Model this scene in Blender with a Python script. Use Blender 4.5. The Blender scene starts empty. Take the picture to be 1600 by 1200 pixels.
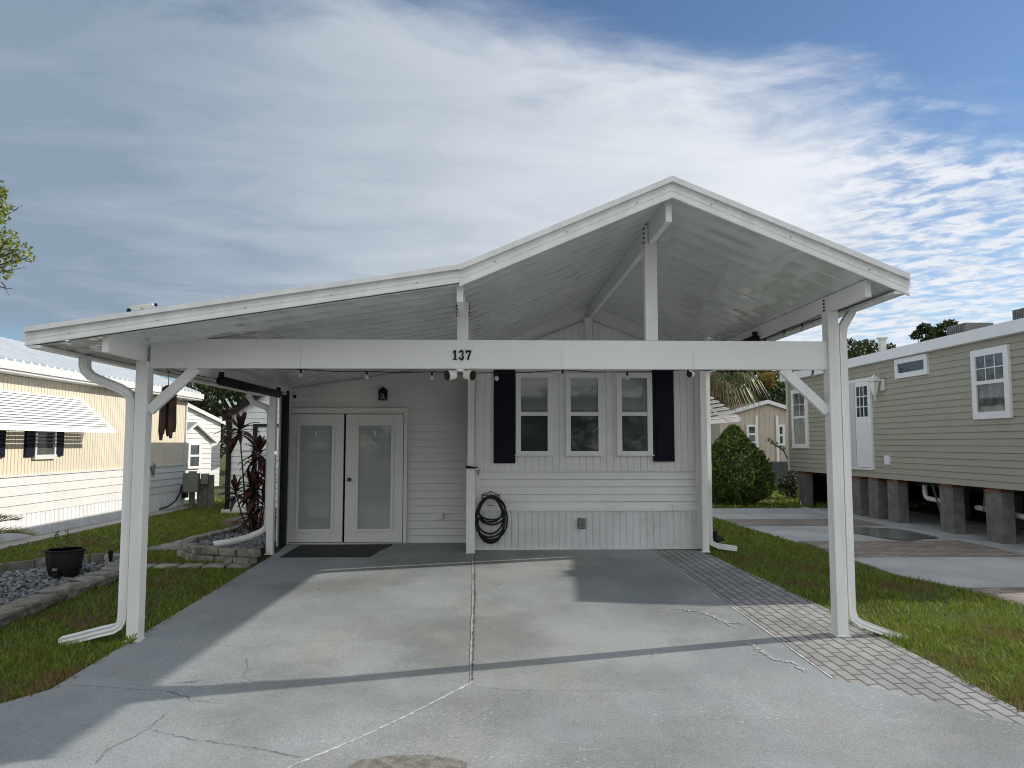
import bpy, math, random
import numpy as np
from mathutils import Vector, Matrix, noise
random.seed(7); rng = np.random.default_rng(7)
S = bpy.context.scene
COL = S.collection
# ------------------------------------------------------------------ camera, sky, sun, exposure
F = 1200.0; CX, CY = 800.0, 600.0; VX, VY = 763.0, 693.0; EYE = 1.65
PITCH = math.atan((VY - CY) / F); YAW = math.atan((CX - VX) / F * math.cos(PITCH))
cam = bpy.data.cameras.new("camera"); camo = bpy.data.objects.new("camera", cam); COL.objects.link(camo)
cam.sensor_fit = 'HORIZONTAL'; cam.sensor_width = 36.0; cam.lens = 36.0 * F / 1600.0
cam.clip_start = 0.05; cam.clip_end = 3000
camo.location = (0, 0, EYE); camo.rotation_euler = (math.pi / 2 + PITCH, 0, -YAW)
S.camera = camo

SUN_EL = math.radians(26.3); SUN_AZ = math.radians(14.0)      # azimuth measured from +X towards +Y
SUNV = Vector((math.cos(SUN_EL) * math.cos(SUN_AZ), math.cos(SUN_EL) * math.sin(SUN_AZ), math.sin(SUN_EL)))
sl = bpy.data.lights.new("sun", 'SUN'); sl.energy = 3.1; sl.angle = math.radians(0.5); sl.color = (1.0, 0.93, 0.82)
so = bpy.data.objects.new("sun", sl); COL.objects.link(so); so.location = (30, 8, 20)
so.rotation_euler = SUNV.to_track_quat('Z', 'Y').to_euler()

W = bpy.data.worlds.new("World"); S.world = W; W.use_nodes = True
def nd(nt, typ, **kw):
    n = nt.nodes.new(typ)
    for k, v in kw.items():
        if k in ('op',): n.operation = v
        elif k == 'blend': n.blend_type = v
        elif k.startswith('i_'):
            n.inputs[int(k[2:])].default_value = v
        else: setattr(n, k, v)
    return n
def mth(nt, op, a, b=None, c=None, clamp=False):
    n = nt.nodes.new('ShaderNodeMath'); n.operation = op; n.use_clamp = clamp
    for i, v in enumerate((a, b, c)):
        if v is None: continue
        if isinstance(v, (int, float)): n.inputs[i].default_value = v
        else: nt.links.new(v, n.inputs[i])
    return n.outputs[0]
def ramp(nt, x, a, b, lo=0.0, hi=1.0):
    n = nt.nodes.new('ShaderNodeMapRange'); n.interpolation_type = 'SMOOTHSTEP'
    nt.links.new(x, n.inputs[0]); n.inputs[1].default_value = a; n.inputs[2].default_value = b
    n.inputs[3].default_value = lo; n.inputs[4].default_value = hi
    return n.outputs[0]
def mixc(nt, f, a, b):
    n = nt.nodes.new('ShaderNodeMix'); n.data_type = 'RGBA'
    for i, v in ((0, f), (6, a), (7, b)):
        if isinstance(v, (int, float)): n.inputs[i].default_value = v
        elif isinstance(v, tuple): n.inputs[i].default_value = (*v[:3], 1)
        else: nt.links.new(v, n.inputs[i])
    return n.outputs[2]
def noise_tex(nt, vec, scale, detail=4, rough=.55, dist=0.0):
    n = nt.nodes.new('ShaderNodeTexNoise'); n.inputs['Scale'].default_value = scale
    n.inputs['Detail'].default_value = detail; n.inputs['Roughness'].default_value = rough
    n.inputs['Distortion'].default_value = dist
    if vec is not None: nt.links.new(vec, n.inputs['Vector'])
    return n.outputs['Fac']
def mapping(nt, vec, scale=(1, 1, 1), rot=(0, 0, 0), loc=(0, 0, 0)):
    n = nt.nodes.new('ShaderNodeMapping'); n.inputs['Scale'].default_value = scale
    n.inputs['Rotation'].default_value = rot; n.inputs['Location'].default_value = loc
    nt.links.new(vec, n.inputs['Vector']); return n.outputs[0]

def build_world():
    nt = W.node_tree; nt.nodes.clear()
    out = nt.nodes.new('ShaderNodeOutputWorld')
    sky = nt.nodes.new('ShaderNodeTexSky'); sky.sky_type = 'NISHITA'; sky.sun_disc = False
    sky.sun_elevation = SUN_EL; sky.sun_rotation = math.pi / 2 - SUN_AZ
    sky.air_density = 1.0; sky.dust_density = 0.15; sky.ozone_density = 4.0
    bg1 = nt.nodes.new('ShaderNodeBackground'); bg1.inputs[1].default_value = 0.075
    nt.links.new(sky.outputs[0], bg1.inputs[0])
    tc = nt.nodes.new('ShaderNodeTexCoord'); sp = nt.nodes.new('ShaderNodeSeparateXYZ')
    nt.links.new(tc.outputs['Generated'], sp.inputs[0])
    x, y, z = sp.outputs
    zz = mth(nt, 'MAXIMUM', z, 0.02)
    u = mth(nt, 'DIVIDE', x, zz); v = mth(nt, 'DIVIDE', y, zz)
    # cap so the horizon does not turn into noise
    u = mth(nt, 'MULTIPLY', mth(nt, 'ARCTANGENT', mth(nt, 'MULTIPLY', u, .16)), 6.25)
    v = mth(nt, 'MULTIPLY', mth(nt, 'ARCTANGENT', mth(nt, 'MULTIPLY', v, .16)), 6.25)
    cb = nt.nodes.new('ShaderNodeCombineXYZ'); nt.links.new(u, cb.inputs[0]); nt.links.new(v, cb.inputs[1])
    uv = cb.outputs[0]
    big = noise_tex(nt, mapping(nt, uv, (1, 1, 1)), 1.1, 5, .55, .4)
    wisp = noise_tex(nt, mapping(nt, uv, (1.0, 1.9, 1), (0, 0, math.radians(-28))), 1.5, 8, .60, .45)
    fine = noise_tex(nt, mapping(nt, uv, (2.0, 2.3, 1), (0, 0, math.radians(35))), 3.6, 7, .62, .35)
    # main sheet of cloud: beyond the line v = 1.80 + .37 u
    e = mth(nt, 'SUBTRACT', v, mth(nt, 'ADD', mth(nt, 'MULTIPLY', u, .40), 1.68))
    e = mth(nt, 'ADD', e, mth(nt, 'MULTIPLY', mth(nt, 'SUBTRACT', wisp, .5), 1.15))
    e = mth(nt, 'ADD', e, mth(nt, 'MULTIPLY', mth(nt, 'SUBTRACT', big, .5), .5))
    sheet = ramp(nt, e, -.26, .36)
    # broken, see-through patches low on the right and low on the left
    rightness = ramp(nt, mth(nt, 'SUBTRACT', mth(nt, 'DIVIDE', u, mth(nt, 'MAXIMUM', v, .1)), 0.0), .40, .62)
    holes = ramp(nt, fine, .36, .62)
    sheet = mth(nt, 'MULTIPLY', sheet, mth(nt, 'SUBTRACT', 1.0, mth(nt, 'MULTIPLY', rightness, mth(nt, 'MULTIPLY', mth(nt, 'SUBTRACT', 1.0, holes), .85))))
    leftlow = mth(nt, 'MULTIPLY', ramp(nt, mth(nt, 'DIVIDE', u, mth(nt, 'MAXIMUM', v, .1)), -.50, -.60), ramp(nt, z, .145, .11))
    sheet = mth(nt, 'MULTIPLY', sheet, mth(nt, 'SUBTRACT', 1.0, mth(nt, 'MULTIPLY', leftlow, .8)))
    # loose clouds added behind the camera, out of view, to whiten the ambient light
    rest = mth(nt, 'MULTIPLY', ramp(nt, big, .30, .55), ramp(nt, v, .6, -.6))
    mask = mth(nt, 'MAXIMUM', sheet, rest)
    mask = mth(nt, 'MULTIPLY', mask, .96)
    # brightness: grey to the left, lit towards the sun
    side = ramp(nt, mth(nt, 'DIVIDE', u, mth(nt, 'MAXIMUM', mth(nt, 'ABSOLUTE', v), .3)), -.70, .62)
    tone = mth(nt, 'ADD', side, mth(nt, 'MULTIPLY', mth(nt, 'SUBTRACT', wisp, .5), .5))
    tone = mth(nt, 'ADD', tone, mth(nt, 'MULTIPLY', mth(nt, 'SUBTRACT', big, .5), .35), clamp=True)
    cloud = mixc(nt, tone, (.18, .235, .30), (.57, .59, .62))
    cloud = mixc(nt, ramp(nt, v, .5, -.8), cloud, mixc(nt, big, (.62, .63, .62), (1.0, 1.0, .98)))   # unseen cloud behind the viewer, raised brighter to light the house fronts
    bg2 = nt.nodes.new('ShaderNodeBackground'); bg2.inputs[1].default_value = 1.0
    nt.links.new(cloud, bg2.inputs[0])
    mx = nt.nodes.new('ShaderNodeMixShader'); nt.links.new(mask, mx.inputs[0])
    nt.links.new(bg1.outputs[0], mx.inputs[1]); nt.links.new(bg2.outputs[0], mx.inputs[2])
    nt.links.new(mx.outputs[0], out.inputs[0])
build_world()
S.view_settings.view_transform = 'Standard'; S.view_settings.look = 'None'
S.view_settings.exposure = 0.6; S.view_settings.gamma = 1.0
S.cycles.filter_width = 1.05; S.cycles.max_bounces = 8; S.cycles.diffuse_bounces = 4; S.cycles.glossy_bounces = 3

# ------------------------------------------------------------------ pixel -> point at a true depth
FWD = Vector((math.sin(YAW) * math.cos(PITCH), math.cos(YAW) * math.cos(PITCH), math.sin(PITCH)))
RGT = Vector((math.cos(YAW), -math.sin(YAW), 0)); UPV = RGT.cross(FWD); ORG = Vector((0, 0, EYE))
def ray(x, y): return FWD + RGT * ((x - CX) / F) - UPV * ((y - CY) / F)
def atY(x, y, Y): r = ray(x, y); return ORG + r * (Y / r.y)
def atX(x, y, X): r = ray(x, y); return ORG + r * (X / r.x)
SLOPE = .043; YW = 12.0
def gz(Y): return -SLOPE * (YW - Y) if Y < YW else 0.0
def gnd(x, y):
    r = ray(x, y); t = (-SLOPE * YW - EYE) / (r.z - SLOPE * r.y); p = ORG + r * t
    if p.y > YW or t < 0: p = ORG + r * (-EYE / r.z)
    return p

# ------------------------------------------------------------------ materials
MATS = {}
def mat(name, col, rough=.6, var=.12, vscale=3.0, bump=0.0, bscale=40.0, spec=.5, metal=0.0, col2=None,
        island=0.0, stretch=(1, 1, 1), detail=6, transl=0.0, coat=0.0, ramp_lo=.35, ramp_hi=.65):
    if name in MATS: return MATS[name]
    m = bpy.data.materials.new(name); m.use_nodes = True; nt = m.node_tree
    b = nt.nodes['Principled BSDF']; MATS[name] = m
    b.inputs['Roughness'].default_value = rough; b.inputs['Metallic'].default_value = metal
    b.inputs['Specular IOR Level'].default_value = spec
    if coat: b.inputs['Coat Weight'].default_value = coat; b.inputs['Coat Roughness'].default_value = .05
    geo = nt.nodes.new('ShaderNodeNewGeometry')
    vec = mapping(nt, geo.outputs['Position'], stretch)
    c2 = col2 or tuple(max(0, c * (1 - var * 2)) for c in col)
    f = ramp(nt, noise_tex(nt, vec, vscale, detail), ramp_lo, ramp_hi)
    c = mixc(nt, f, c2, col)
    if island:
        k = mth(nt, 'ADD', mth(nt, 'MULTIPLY', geo.outputs['Random Per Island'], island * 2), 1 - island)
        mm = nt.nodes.new('ShaderNodeMix'); mm.data_type = 'RGBA'; mm.blend_type = 'MULTIPLY'
        mm.inputs[0].default_value = 1.0; nt.links.new(c, mm.inputs[6])
        cc = nt.nodes.new('ShaderNodeCombineColor')
        for i in range(3): nt.links.new(k, cc.inputs[i])
        nt.links.new(cc.outputs[0], mm.inputs[7]); c = mm.outputs[2]
    nt.links.new(c, b.inputs['Base Color'])
    if bump:
        h = noise_tex(nt, vec, bscale, 5, .6)
        bp = nt.nodes.new('ShaderNodeBump'); bp.inputs['Strength'].default_value = min(1, bump)
        bp.inputs['Distance'].default_value = .01
        nt.links.new(h, bp.inputs['Height']); nt.links.new(bp.outputs[0], b.inputs['Normal'])
    if transl:
        tr = nt.nodes.new('ShaderNodeBsdfTranslucent'); nt.links.new(c, tr.inputs[0])
        mx = nt.nodes.new('ShaderNodeMixShader'); mx.inputs[0].default_value = transl
        o = nt.nodes['Material Output']
        nt.links.new(b.outputs[0], mx.inputs[1]); nt.links.new(tr.outputs[0], mx.inputs[2]); nt.links.new(mx.outputs[0], o.inputs[0])
    return m
WHITE = mat('white_aluminium', (.80, .81, .80), .38, .05, 2.6, .05, 25, .5, stretch=(2.5, 2.5, .5))
BEAMW = mat('white_painted_beam', (.80, .81, .80), .42, .022, 1.2, .04, 18)
VINYL = mat('white_vinyl', (.81, .82, .81), .5, .03, 1.6, .05, 60)
SKIRT = mat('white_skirting', (.74, .75, .76), .5, .06, 2.4, .05, 50)
DOORM = mat('door_white', (.78, .785, .77), .4, .02, 2.0)
TRIM = mat('bright_white_trim', (.82, .83, .84), .4, .02, 2.0)
NAVY = mat('navy_shutter', (.004, .005, .016), .6, .05, 5, spec=.2)
BLACK = mat('black_plastic', (.008, .008, .009), .6, .1, 8, spec=.25)
RUBBER = mat('black_rubber', (.010, .011, .013), .65, .2, 20, .3, 200)
DARKTRACK = mat('dark_screen_track', (.012, .016, .022), .6, .1, 6, spec=.25)
GREYBOX = mat('grey_box', (.20, .21, .20), .5, .1, 20)
WIREM = mat('pale_wire', (.42, .41, .37), .5, .1, 20)
METAL = mat('galvanised_strap', (.42, .42, .42), .4, .15, 8, metal=.7)
PVC = mat('white_pvc', (.72, .72, .70), .35, .06, 6)
BRASS = mat('aged_knob', (.16, .13, .09), .3, .2, 30, metal=.8)

def soffit_mat():
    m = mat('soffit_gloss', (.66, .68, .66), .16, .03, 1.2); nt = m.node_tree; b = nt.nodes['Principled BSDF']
    geo = nt.nodes.new('ShaderNodeNewGeometry'); sp = nt.nodes.new('ShaderNodeSeparateXYZ'); nt.links.new(geo.outputs['Position'], sp.inputs[0])
    pan = mth(nt, 'FLOOR', mth(nt, 'DIVIDE', mth(nt, 'SUBTRACT', sp.outputs[1], YF + .03), .305))       # every roof pan ripples by itself
    cb = nt.nodes.new('ShaderNodeCombineXYZ'); nt.links.new(mth(nt, 'MULTIPLY', sp.outputs[0], 3.6), cb.inputs[0])
    nt.links.new(mth(nt, 'ADD', mth(nt, 'MULTIPLY', pan, 5.37), mth(nt, 'MULTIPLY', sp.outputs[1], 1.2)), cb.inputs[1])
    h = noise_tex(nt, cb.outputs[0], 1.0, 2, .45)
    big = noise_tex(nt, mapping(nt, geo.outputs['Position'], (.9, .5, .9)), 1.0, 2, .5)
    bp = nt.nodes.new('ShaderNodeBump'); bp.inputs['Strength'].default_value = 1.0; bp.inputs['Distance'].default_value = .06
    nt.links.new(mth(nt, 'MULTIPLY', h, ramp(nt, big, .3, .7, .6, 1.0)), bp.inputs['Height']); nt.links.new(bp.outputs[0], b.inputs['Normal'])
    b.inputs['Specular IOR Level'].default_value = .8
    return m
YF, YB = 6.57, 12.2
SOFFIT = soffit_mat()

def glass_mat(name, col, rough=.04, col2=None, vs=.9, wav=.002, st=(1, 1, 1)):
    m = mat(name, col, rough, .15, vs, spec=.5, col2=col2, coat=.25, stretch=st); nt = m.node_tree; b = nt.nodes['Principled BSDF']
    geo = nt.nodes.new('ShaderNodeNewGeometry'); h = noise_tex(nt, geo.outputs['Position'], 2.2, 2)
    bp = nt.nodes.new('ShaderNodeBump'); bp.inputs['Strength'].default_value = .5; bp.inputs['Distance'].default_value = wav
    nt.links.new(h, bp.inputs['Height']); nt.links.new(bp.outputs[0], b.inputs['Normal']); nt.links.new(bp.outputs[0], b.inputs['Coat Normal'])
    return m
GL_BLIND = glass_mat('glass_over_blind', (.22, .245, .245), col2=(.16, .185, .185), st=(.25, .25, 16))
GL_DARK = glass_mat('glass_dark', (.048, .064, .067), col2=(.030, .042, .045), wav=.006)
GL_DOOR = glass_mat('glass_door_blind', (.40, .43, .41), col2=(.35, .38, .36), vs=1.6, wav=.004, st=(.3, .3, 9))
GL_FAR = glass_mat('glass_far', (.05, .06, .06), col2=(.09, .10, .10), vs=2)

def concrete_mat():
    m = bpy.data.materials.new('painted_concrete'); m.use_nodes = True; nt = m.node_tree; b = nt.nodes['Principled BSDF']
    geo = nt.nodes.new('ShaderNodeNewGeometry'); P = geo.outputs['Position']
    a = ramp(nt, noise_tex(nt, P, .75, 6, .6), .34, .68)
    c = mixc(nt, a, (.225, .243, .243), (.365, .388, .39))
    sx = nt.nodes.new('ShaderNodeSeparateXYZ'); nt.links.new(P, sx.inputs[0])
    blue = ramp(nt, noise_tex(nt, mapping(nt, P, (1, 1, 1), (0, 0, 0), (3, 8, 0)), .5, 4), .42, .62)
    c = mixc(nt, mth(nt, 'MULTIPLY', blue, .5), c, (.34, .385, .42))
    warm = ramp(nt, noise_tex(nt, mapping(nt, P, (1, 1, 1), (0, 0, 0), (13, 2, 0)), 1.1, 4), .55, .75)
    c = mixc(nt, mth(nt, 'MULTIPLY', warm, .45), c, (.385, .38, .345))
    # worn pale scuffs and small dark spots
    sp1 = ramp(nt, noise_tex(nt, P, 34, 3, .7), .58, .68)
    z1 = ramp(nt, noise_tex(nt, mapping(nt, P, (1, 1, 1), (0, 0, 0), (5, 5, 0)), .9, 3), .44, .62)
    c = mixc(nt, mth(nt, 'MULTIPLY', mth(nt, 'MULTIPLY', sp1, z1), .75), c, (.56, .58, .58))
    warm2 = ramp(nt, noise_tex(nt, mapping(nt, P, (1.6, .35, 1), (0, 0, 0), (4, 1, 0)), .9, 5, .6), .50, .72)
    c = mixc(nt, mth(nt, 'MULTIPLY', warm2, .4), c, (.30, .295, .275))
    oil = ramp(nt, noise_tex(nt, mapping(nt, P, (1, 1, 1), (0, 0, 0), (21, 4, 0)), 2.6, 5, .65), .665, .74)
    c = mixc(nt, mth(nt, 'MULTIPLY', oil, .35), c, (.21, .20, .185))
    sp2 = ramp(nt, noise_tex(nt, P, 17, 4, .7), .66, .74)
    c = mixc(nt, mth(nt, 'MULTIPLY', sp2, .35), c, (.20, .21, .21))
    g = ramp(nt, noise_tex(nt, P, 95, 4, .8), .32, .68, .66, 1.18)
    mm = nt.nodes.new('ShaderNodeMix'); mm.data_type = 'RGBA'; mm.blend_type = 'MULTIPLY'; mm.inputs[0].default_value = 1
    cc = nt.nodes.new('ShaderNodeCombineColor')
    for i in range(3): nt.links.new(g, cc.inputs[i])
    nt.links.new(c, mm.inputs[6]); nt.links.new(cc.outputs[0], mm.inputs[7])
    nt.links.new(mm.outputs[2], b.inputs['Base Color'])
    b.inputs['Roughness'].default_value = .62; b.inputs['Specular IOR Level'].default_value = .35
    h = mth(nt, 'ADD', mth(nt, 'MULTIPLY', noise_tex(nt, P, 60, 4, .7), .5), mth(nt, 'MULTIPLY', noise_tex(nt, P, 9, 5, .6), .8))
    bp = nt.nodes.new('ShaderNodeBump'); bp.inputs['Strength'].default_value = .6; bp.inputs['Distance'].default_value = .008
    nt.links.new(h, bp.inputs['Height']); nt.links.new(bp.outputs[0], b.inputs['Normal'])
    return m
CONC = concrete_mat()
CONC2 = mat('neighbour_concrete', (.47, .48, .47), .7, .12, .9, .4, 40)
WALKC = mat('pale_kerb_concrete', (.40, .39, .36), .8, .15, 2, .4, 40)

def brick_mat(name, ca, cb, cm, bw, rh, mortar=.06, rot=0.0, bump=.5, var=.5, loc=(0, 0, 0)):
    m = bpy.data.materials.new(name); m.use_nodes = True; nt = m.node_tree; b = nt.nodes['Principled BSDF']
    geo = nt.nodes.new('ShaderNodeNewGeometry'); v = mapping(nt, geo.outputs['Position'], (1, 1, 1), (0, 0, rot), loc)
    br = nt.nodes.new('ShaderNodeTexBrick'); nt.links.new(v, br.inputs['Vector'])
    br.inputs['Color1'].default_value = (*ca, 1); br.inputs['Color2'].default_value = (*cb, 1); br.inputs['Mortar'].default_value = (*cm, 1)
    br.inputs['Scale'].default_value = 1.0; br.inputs['Brick Width'].default_value = bw; br.inputs['Row Height'].default_value = rh
    br.inputs['Mortar Size'].default_value = mortar * rh; br.inputs['Mortar Smooth'].default_value = .2; br.inputs['Bias'].default_value = 0
    n = noise_tex(nt, geo.outputs['Position'], 1.7, 6, .6); n2 = noise_tex(nt, geo.outputs['Position'], 55, 4, .7)
    k = mth(nt, 'ADD', ramp(nt, n, .3, .7, 1 - var * .4, 1 + var * .3), mth(nt, 'MULTIPLY', mth(nt, 'SUBTRACT', n2, .5), .5))
    mm = nt.nodes.new('ShaderNodeMix'); mm.data_type = 'RGBA'; mm.blend_type = 'MULTIPLY'; mm.inputs[0].default_value = 1
    cc = nt.nodes.new('ShaderNodeCombineColor')
    for i in range(3): nt.links.new(k, cc.inputs[i])
    nt.links.new(br.outputs['Color'], mm.inputs[6]); nt.links.new(cc.outputs[0], mm.inputs[7]); nt.links.new(mm.outputs[2], b.inputs['Base Color'])
    b.inputs['Roughness'].default_value = .8
    bp = nt.nodes.new('ShaderNodeBump'); bp.inputs['Strength'].default_value = bump; bp.inputs['Distance'].default_value = .01; bp.invert = True
    h = mth(nt, 'ADD', br.outputs['Fac'], mth(nt, 'MULTIPLY', n2, .15))
    nt.links.new(h, bp.inputs['Height']); nt.links.new(bp.outputs[0], b.inputs['Normal'])
    return m
PAVER = brick_mat('grey_pavers', (.275, .275, .272), (.335, .335, .33), (.11, .11, .107), .225, .107, .10, math.pi / 2 - .045, .8, .5,
                  (0, 28 * .107 - (math.sin(math.pi / 2 - .045) * 2.49 + math.cos(math.pi / 2 - .045) * 12.0), 0))
PAVER2 = brick_mat('brown_pavers', (.23, .18, .145), (.31, .275, .24), (.10, .09, .085), .22, .11, .06)
BLOCK = mat('concrete_block', (.185, .18, .17), .9, .15, 6, .6, 60)
STONE = mat('tumbled_stone', (.34, .32, .28), .9, .25, 9, .9, 40, col2=(.17, .16, .14), island=.25)
FLAG = mat('flat_flagstone', (.33, .32, .28), .9, .2, 7, .7, 30, col2=(.19, .19, .17), island=.25)
GRAVEL = mat('river_gravel', (.235, .25, .27), .8, .3, 25, 0, 30, col2=(.11, .12, .135), island=.55)
SOIL = mat('dark_soil', (.05, .042, .034), .95, .3, 9, .8, 40)

def lawn_mat():
    m = bpy.data.materials.new('lawn_soil_and_thatch'); m.use_nodes = True; nt = m.node_tree; b = nt.nodes['Principled BSDF']
    geo = nt.nodes.new('ShaderNodeNewGeometry'); P = geo.outputs['Position']
    c = mixc(nt, ramp(nt, noise_tex(nt, P, 14, 6, .7), .35, .65), (.045, .062, .014), (.085, .125, .024))
    sy = nt.nodes.new('ShaderNodeSeparateXYZ'); nt.links.new(P, sy.inputs[0])
    worn = ramp(nt, sy.outputs[1], 7.2, 5.6, 0.0, .15)
    c = mixc(nt, ramp(nt, mth(nt, 'ADD', noise_tex(nt, P, 1.3, 5, .62), worn), .50, .62), c, (.10, .058, .032))
    nt.links.new(c, b.inputs['Base Color']); b.inputs['Roughness'].default_value = .95
    bp = nt.nodes.new('ShaderNodeBump'); bp.inputs['Strength'].default_value = 1; bp.inputs['Distance'].default_value = .03
    nt.links.new(noise_tex(nt, P, 45, 5, .7), bp.inputs['Height']); nt.links.new(bp.outputs[0], b.inputs['Normal'])
    return m
LAWN = lawn_mat()
def grass_mat():
    m = bpy.data.materials.new('grass_blades'); m.use_nodes = True; nt = m.node_tree; b = nt.nodes['Principled BSDF']
    geo = nt.nodes.new('ShaderNodeNewGeometry'); P = geo.outputs['Position']
    r = geo.outputs['Random Per Island']
    c = mixc(nt, r, (.10, .15, .017), (.27, .335, .05))
    sy = nt.nodes.new('ShaderNodeSeparateXYZ'); nt.links.new(P, sy.inputs[0])
    worn = ramp(nt, sy.outputs[1], 7.2, 5.6, 0.0, .15)                      # the turf is poorest by the street
    dead = ramp(nt, mth(nt, 'ADD', mth(nt, 'ADD', noise_tex(nt, P, 1.3, 5, .62), worn), mth(nt, 'MULTIPLY', mth(nt, 'SUBTRACT', r, .5), .16)), .565, .66)
    c = mixc(nt, mth(nt, 'MULTIPLY', dead, .85), c, (.24, .155, .065))
    nt.links.new(c, b.inputs['Base Color']); b.inputs['Roughness'].default_value = .55; b.inputs['Specular IOR Level'].default_value = .3
    tr = nt.nodes.new('ShaderNodeBsdfTranslucent'); nt.links.new(c, tr.inputs[0])
    mx = nt.nodes.new('ShaderNodeMixShader'); mx.inputs[0].default_value = .3; o = nt.nodes['Material Output']
    nt.links.new(b.outputs[0], mx.inputs[1]); nt.links.new(tr.outputs[0], mx.inputs[2]); nt.links.new(mx.outputs[0], o.inputs[0])
    return m
GRASS = grass_mat()
ASPHALT = mat('asphalt', (.055, .055, .055), .9, .2, 3, .5, 80)
BEIGE = mat('beige_metal_siding', (.68, .62, .49), .5, .03, 2)
LWHITE = mat('left_house_white', (.64, .64, .63), .5, .03, 2)
ROOFM = mat('metal_roof', (.70, .74, .78), .35, .05, 3, spec=.6)
SAGE = mat('sage_siding', (.37, .36, .285), .55, .03, 2)
PINKB = mat('pinkish_beige_siding', (.56, .48, .40), .6, .03, 2)
BROWNR = mat('brown_shingle', (.14, .07, .05), .9, .2, 12, .5, 50)
SHEDW = mat('shed_siding', (.70, .73, .74), .5, .04, 2)
WOODG = mat('weathered_wood', (.20, .20, .175), .85, .25, 6, .5, 40, stretch=(8, 8, 1))
FENCEW = mat('grey_fence_wood', (.11, .11, .12), .85, .25, 6, .5, 40, stretch=(8, 8, 1))
DECKW = mat('brown_deck_wood', (.19, .14, .115), .8, .2, 5, .4, 30, stretch=(1, 12, 1))
CHIME = mat('bamboo_brown', (.075, .035, .022), .6, .3, 14)
BARREL = mat('dark_barrel_stave', (.013, .010, .009), .5, .3, 9, .3, 40)
BARK = mat('bark', (.11, .085, .06), .9, .3, 9, .9, 30)
WCAP = mat('warm_wood_shim', (.24, .11, .06), .8, .2, 10)
DARKIN = mat('dark_interior', (.006, .006, .007), .9, .1, 3)
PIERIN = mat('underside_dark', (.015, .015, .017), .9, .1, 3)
LAMPW = mat('lamp_white', (.74, .74, .72), .35, .03, 3)
STEMM = mat('cane_stem', (.10, .065, .05), .8, .3, 9)
CORDY = mat('burgundy_leaf', (.085, .018, .022), .38, .3, 5, col2=(.035, .026, .014), island=.5, transl=.25)
LEAFO = mat('oak_leaf', (.070, .095, .022), .55, .3, .8, col2=(.028, .042, .012), island=.5, transl=.25)
LEAFY = mat('yellow_green_leaf', (.27, .30, .05), .5, .2, 1.2, col2=(.13, .17, .03), island=.5, transl=.35)
LEAFS = mat('shrub_scale_leaf', (.14, .215, .035), .6, .3, 4, col2=(.06, .105, .02), island=.55, transl=.15)
LEAFP = mat('palm_leaf', (.14, .18, .045), .45, .3, 2, col2=(.05, .065, .025), island=.5, transl=.25)
PALMD = mat('dry_palm_leaf', (.33, .25, .15), .7, .2, 2, island=.5, transl=.2)
YELLOWF = mat('yellow_bloom', (.36, .26, .05), .7, .2, 3, island=.5, transl=.3)
FROND = mat('sago_frond', (.34, .31, .07), .5, .2, 4, col2=(.22, .21, .05), island=.4, transl=.3)
DRIP = mat('pale_mineral_drip', (.42, .44, .44), .8, .12, 30)
CAULK = mat('white_caulk', (.62, .64, .64), .7, .2, 20)
CRACK = mat('crack_dark', (.12, .12, .118), .95, .2, 20)
STAIN = mat('bare_patch', (.25, .24, .21), .9, .3, 14, .6, 60, col2=(.14, .135, .12))
LITTER = mat('dry_litter', (.10, .065, .035), .8, .3, 30, island=.5)
BULB = mat('clear_bulb', (.33, .34, .33), .08, .05, 20, spec=.9)
CREAM = mat('cream_plastic', (.72, .71, .64), .4, .03, 20)

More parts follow.
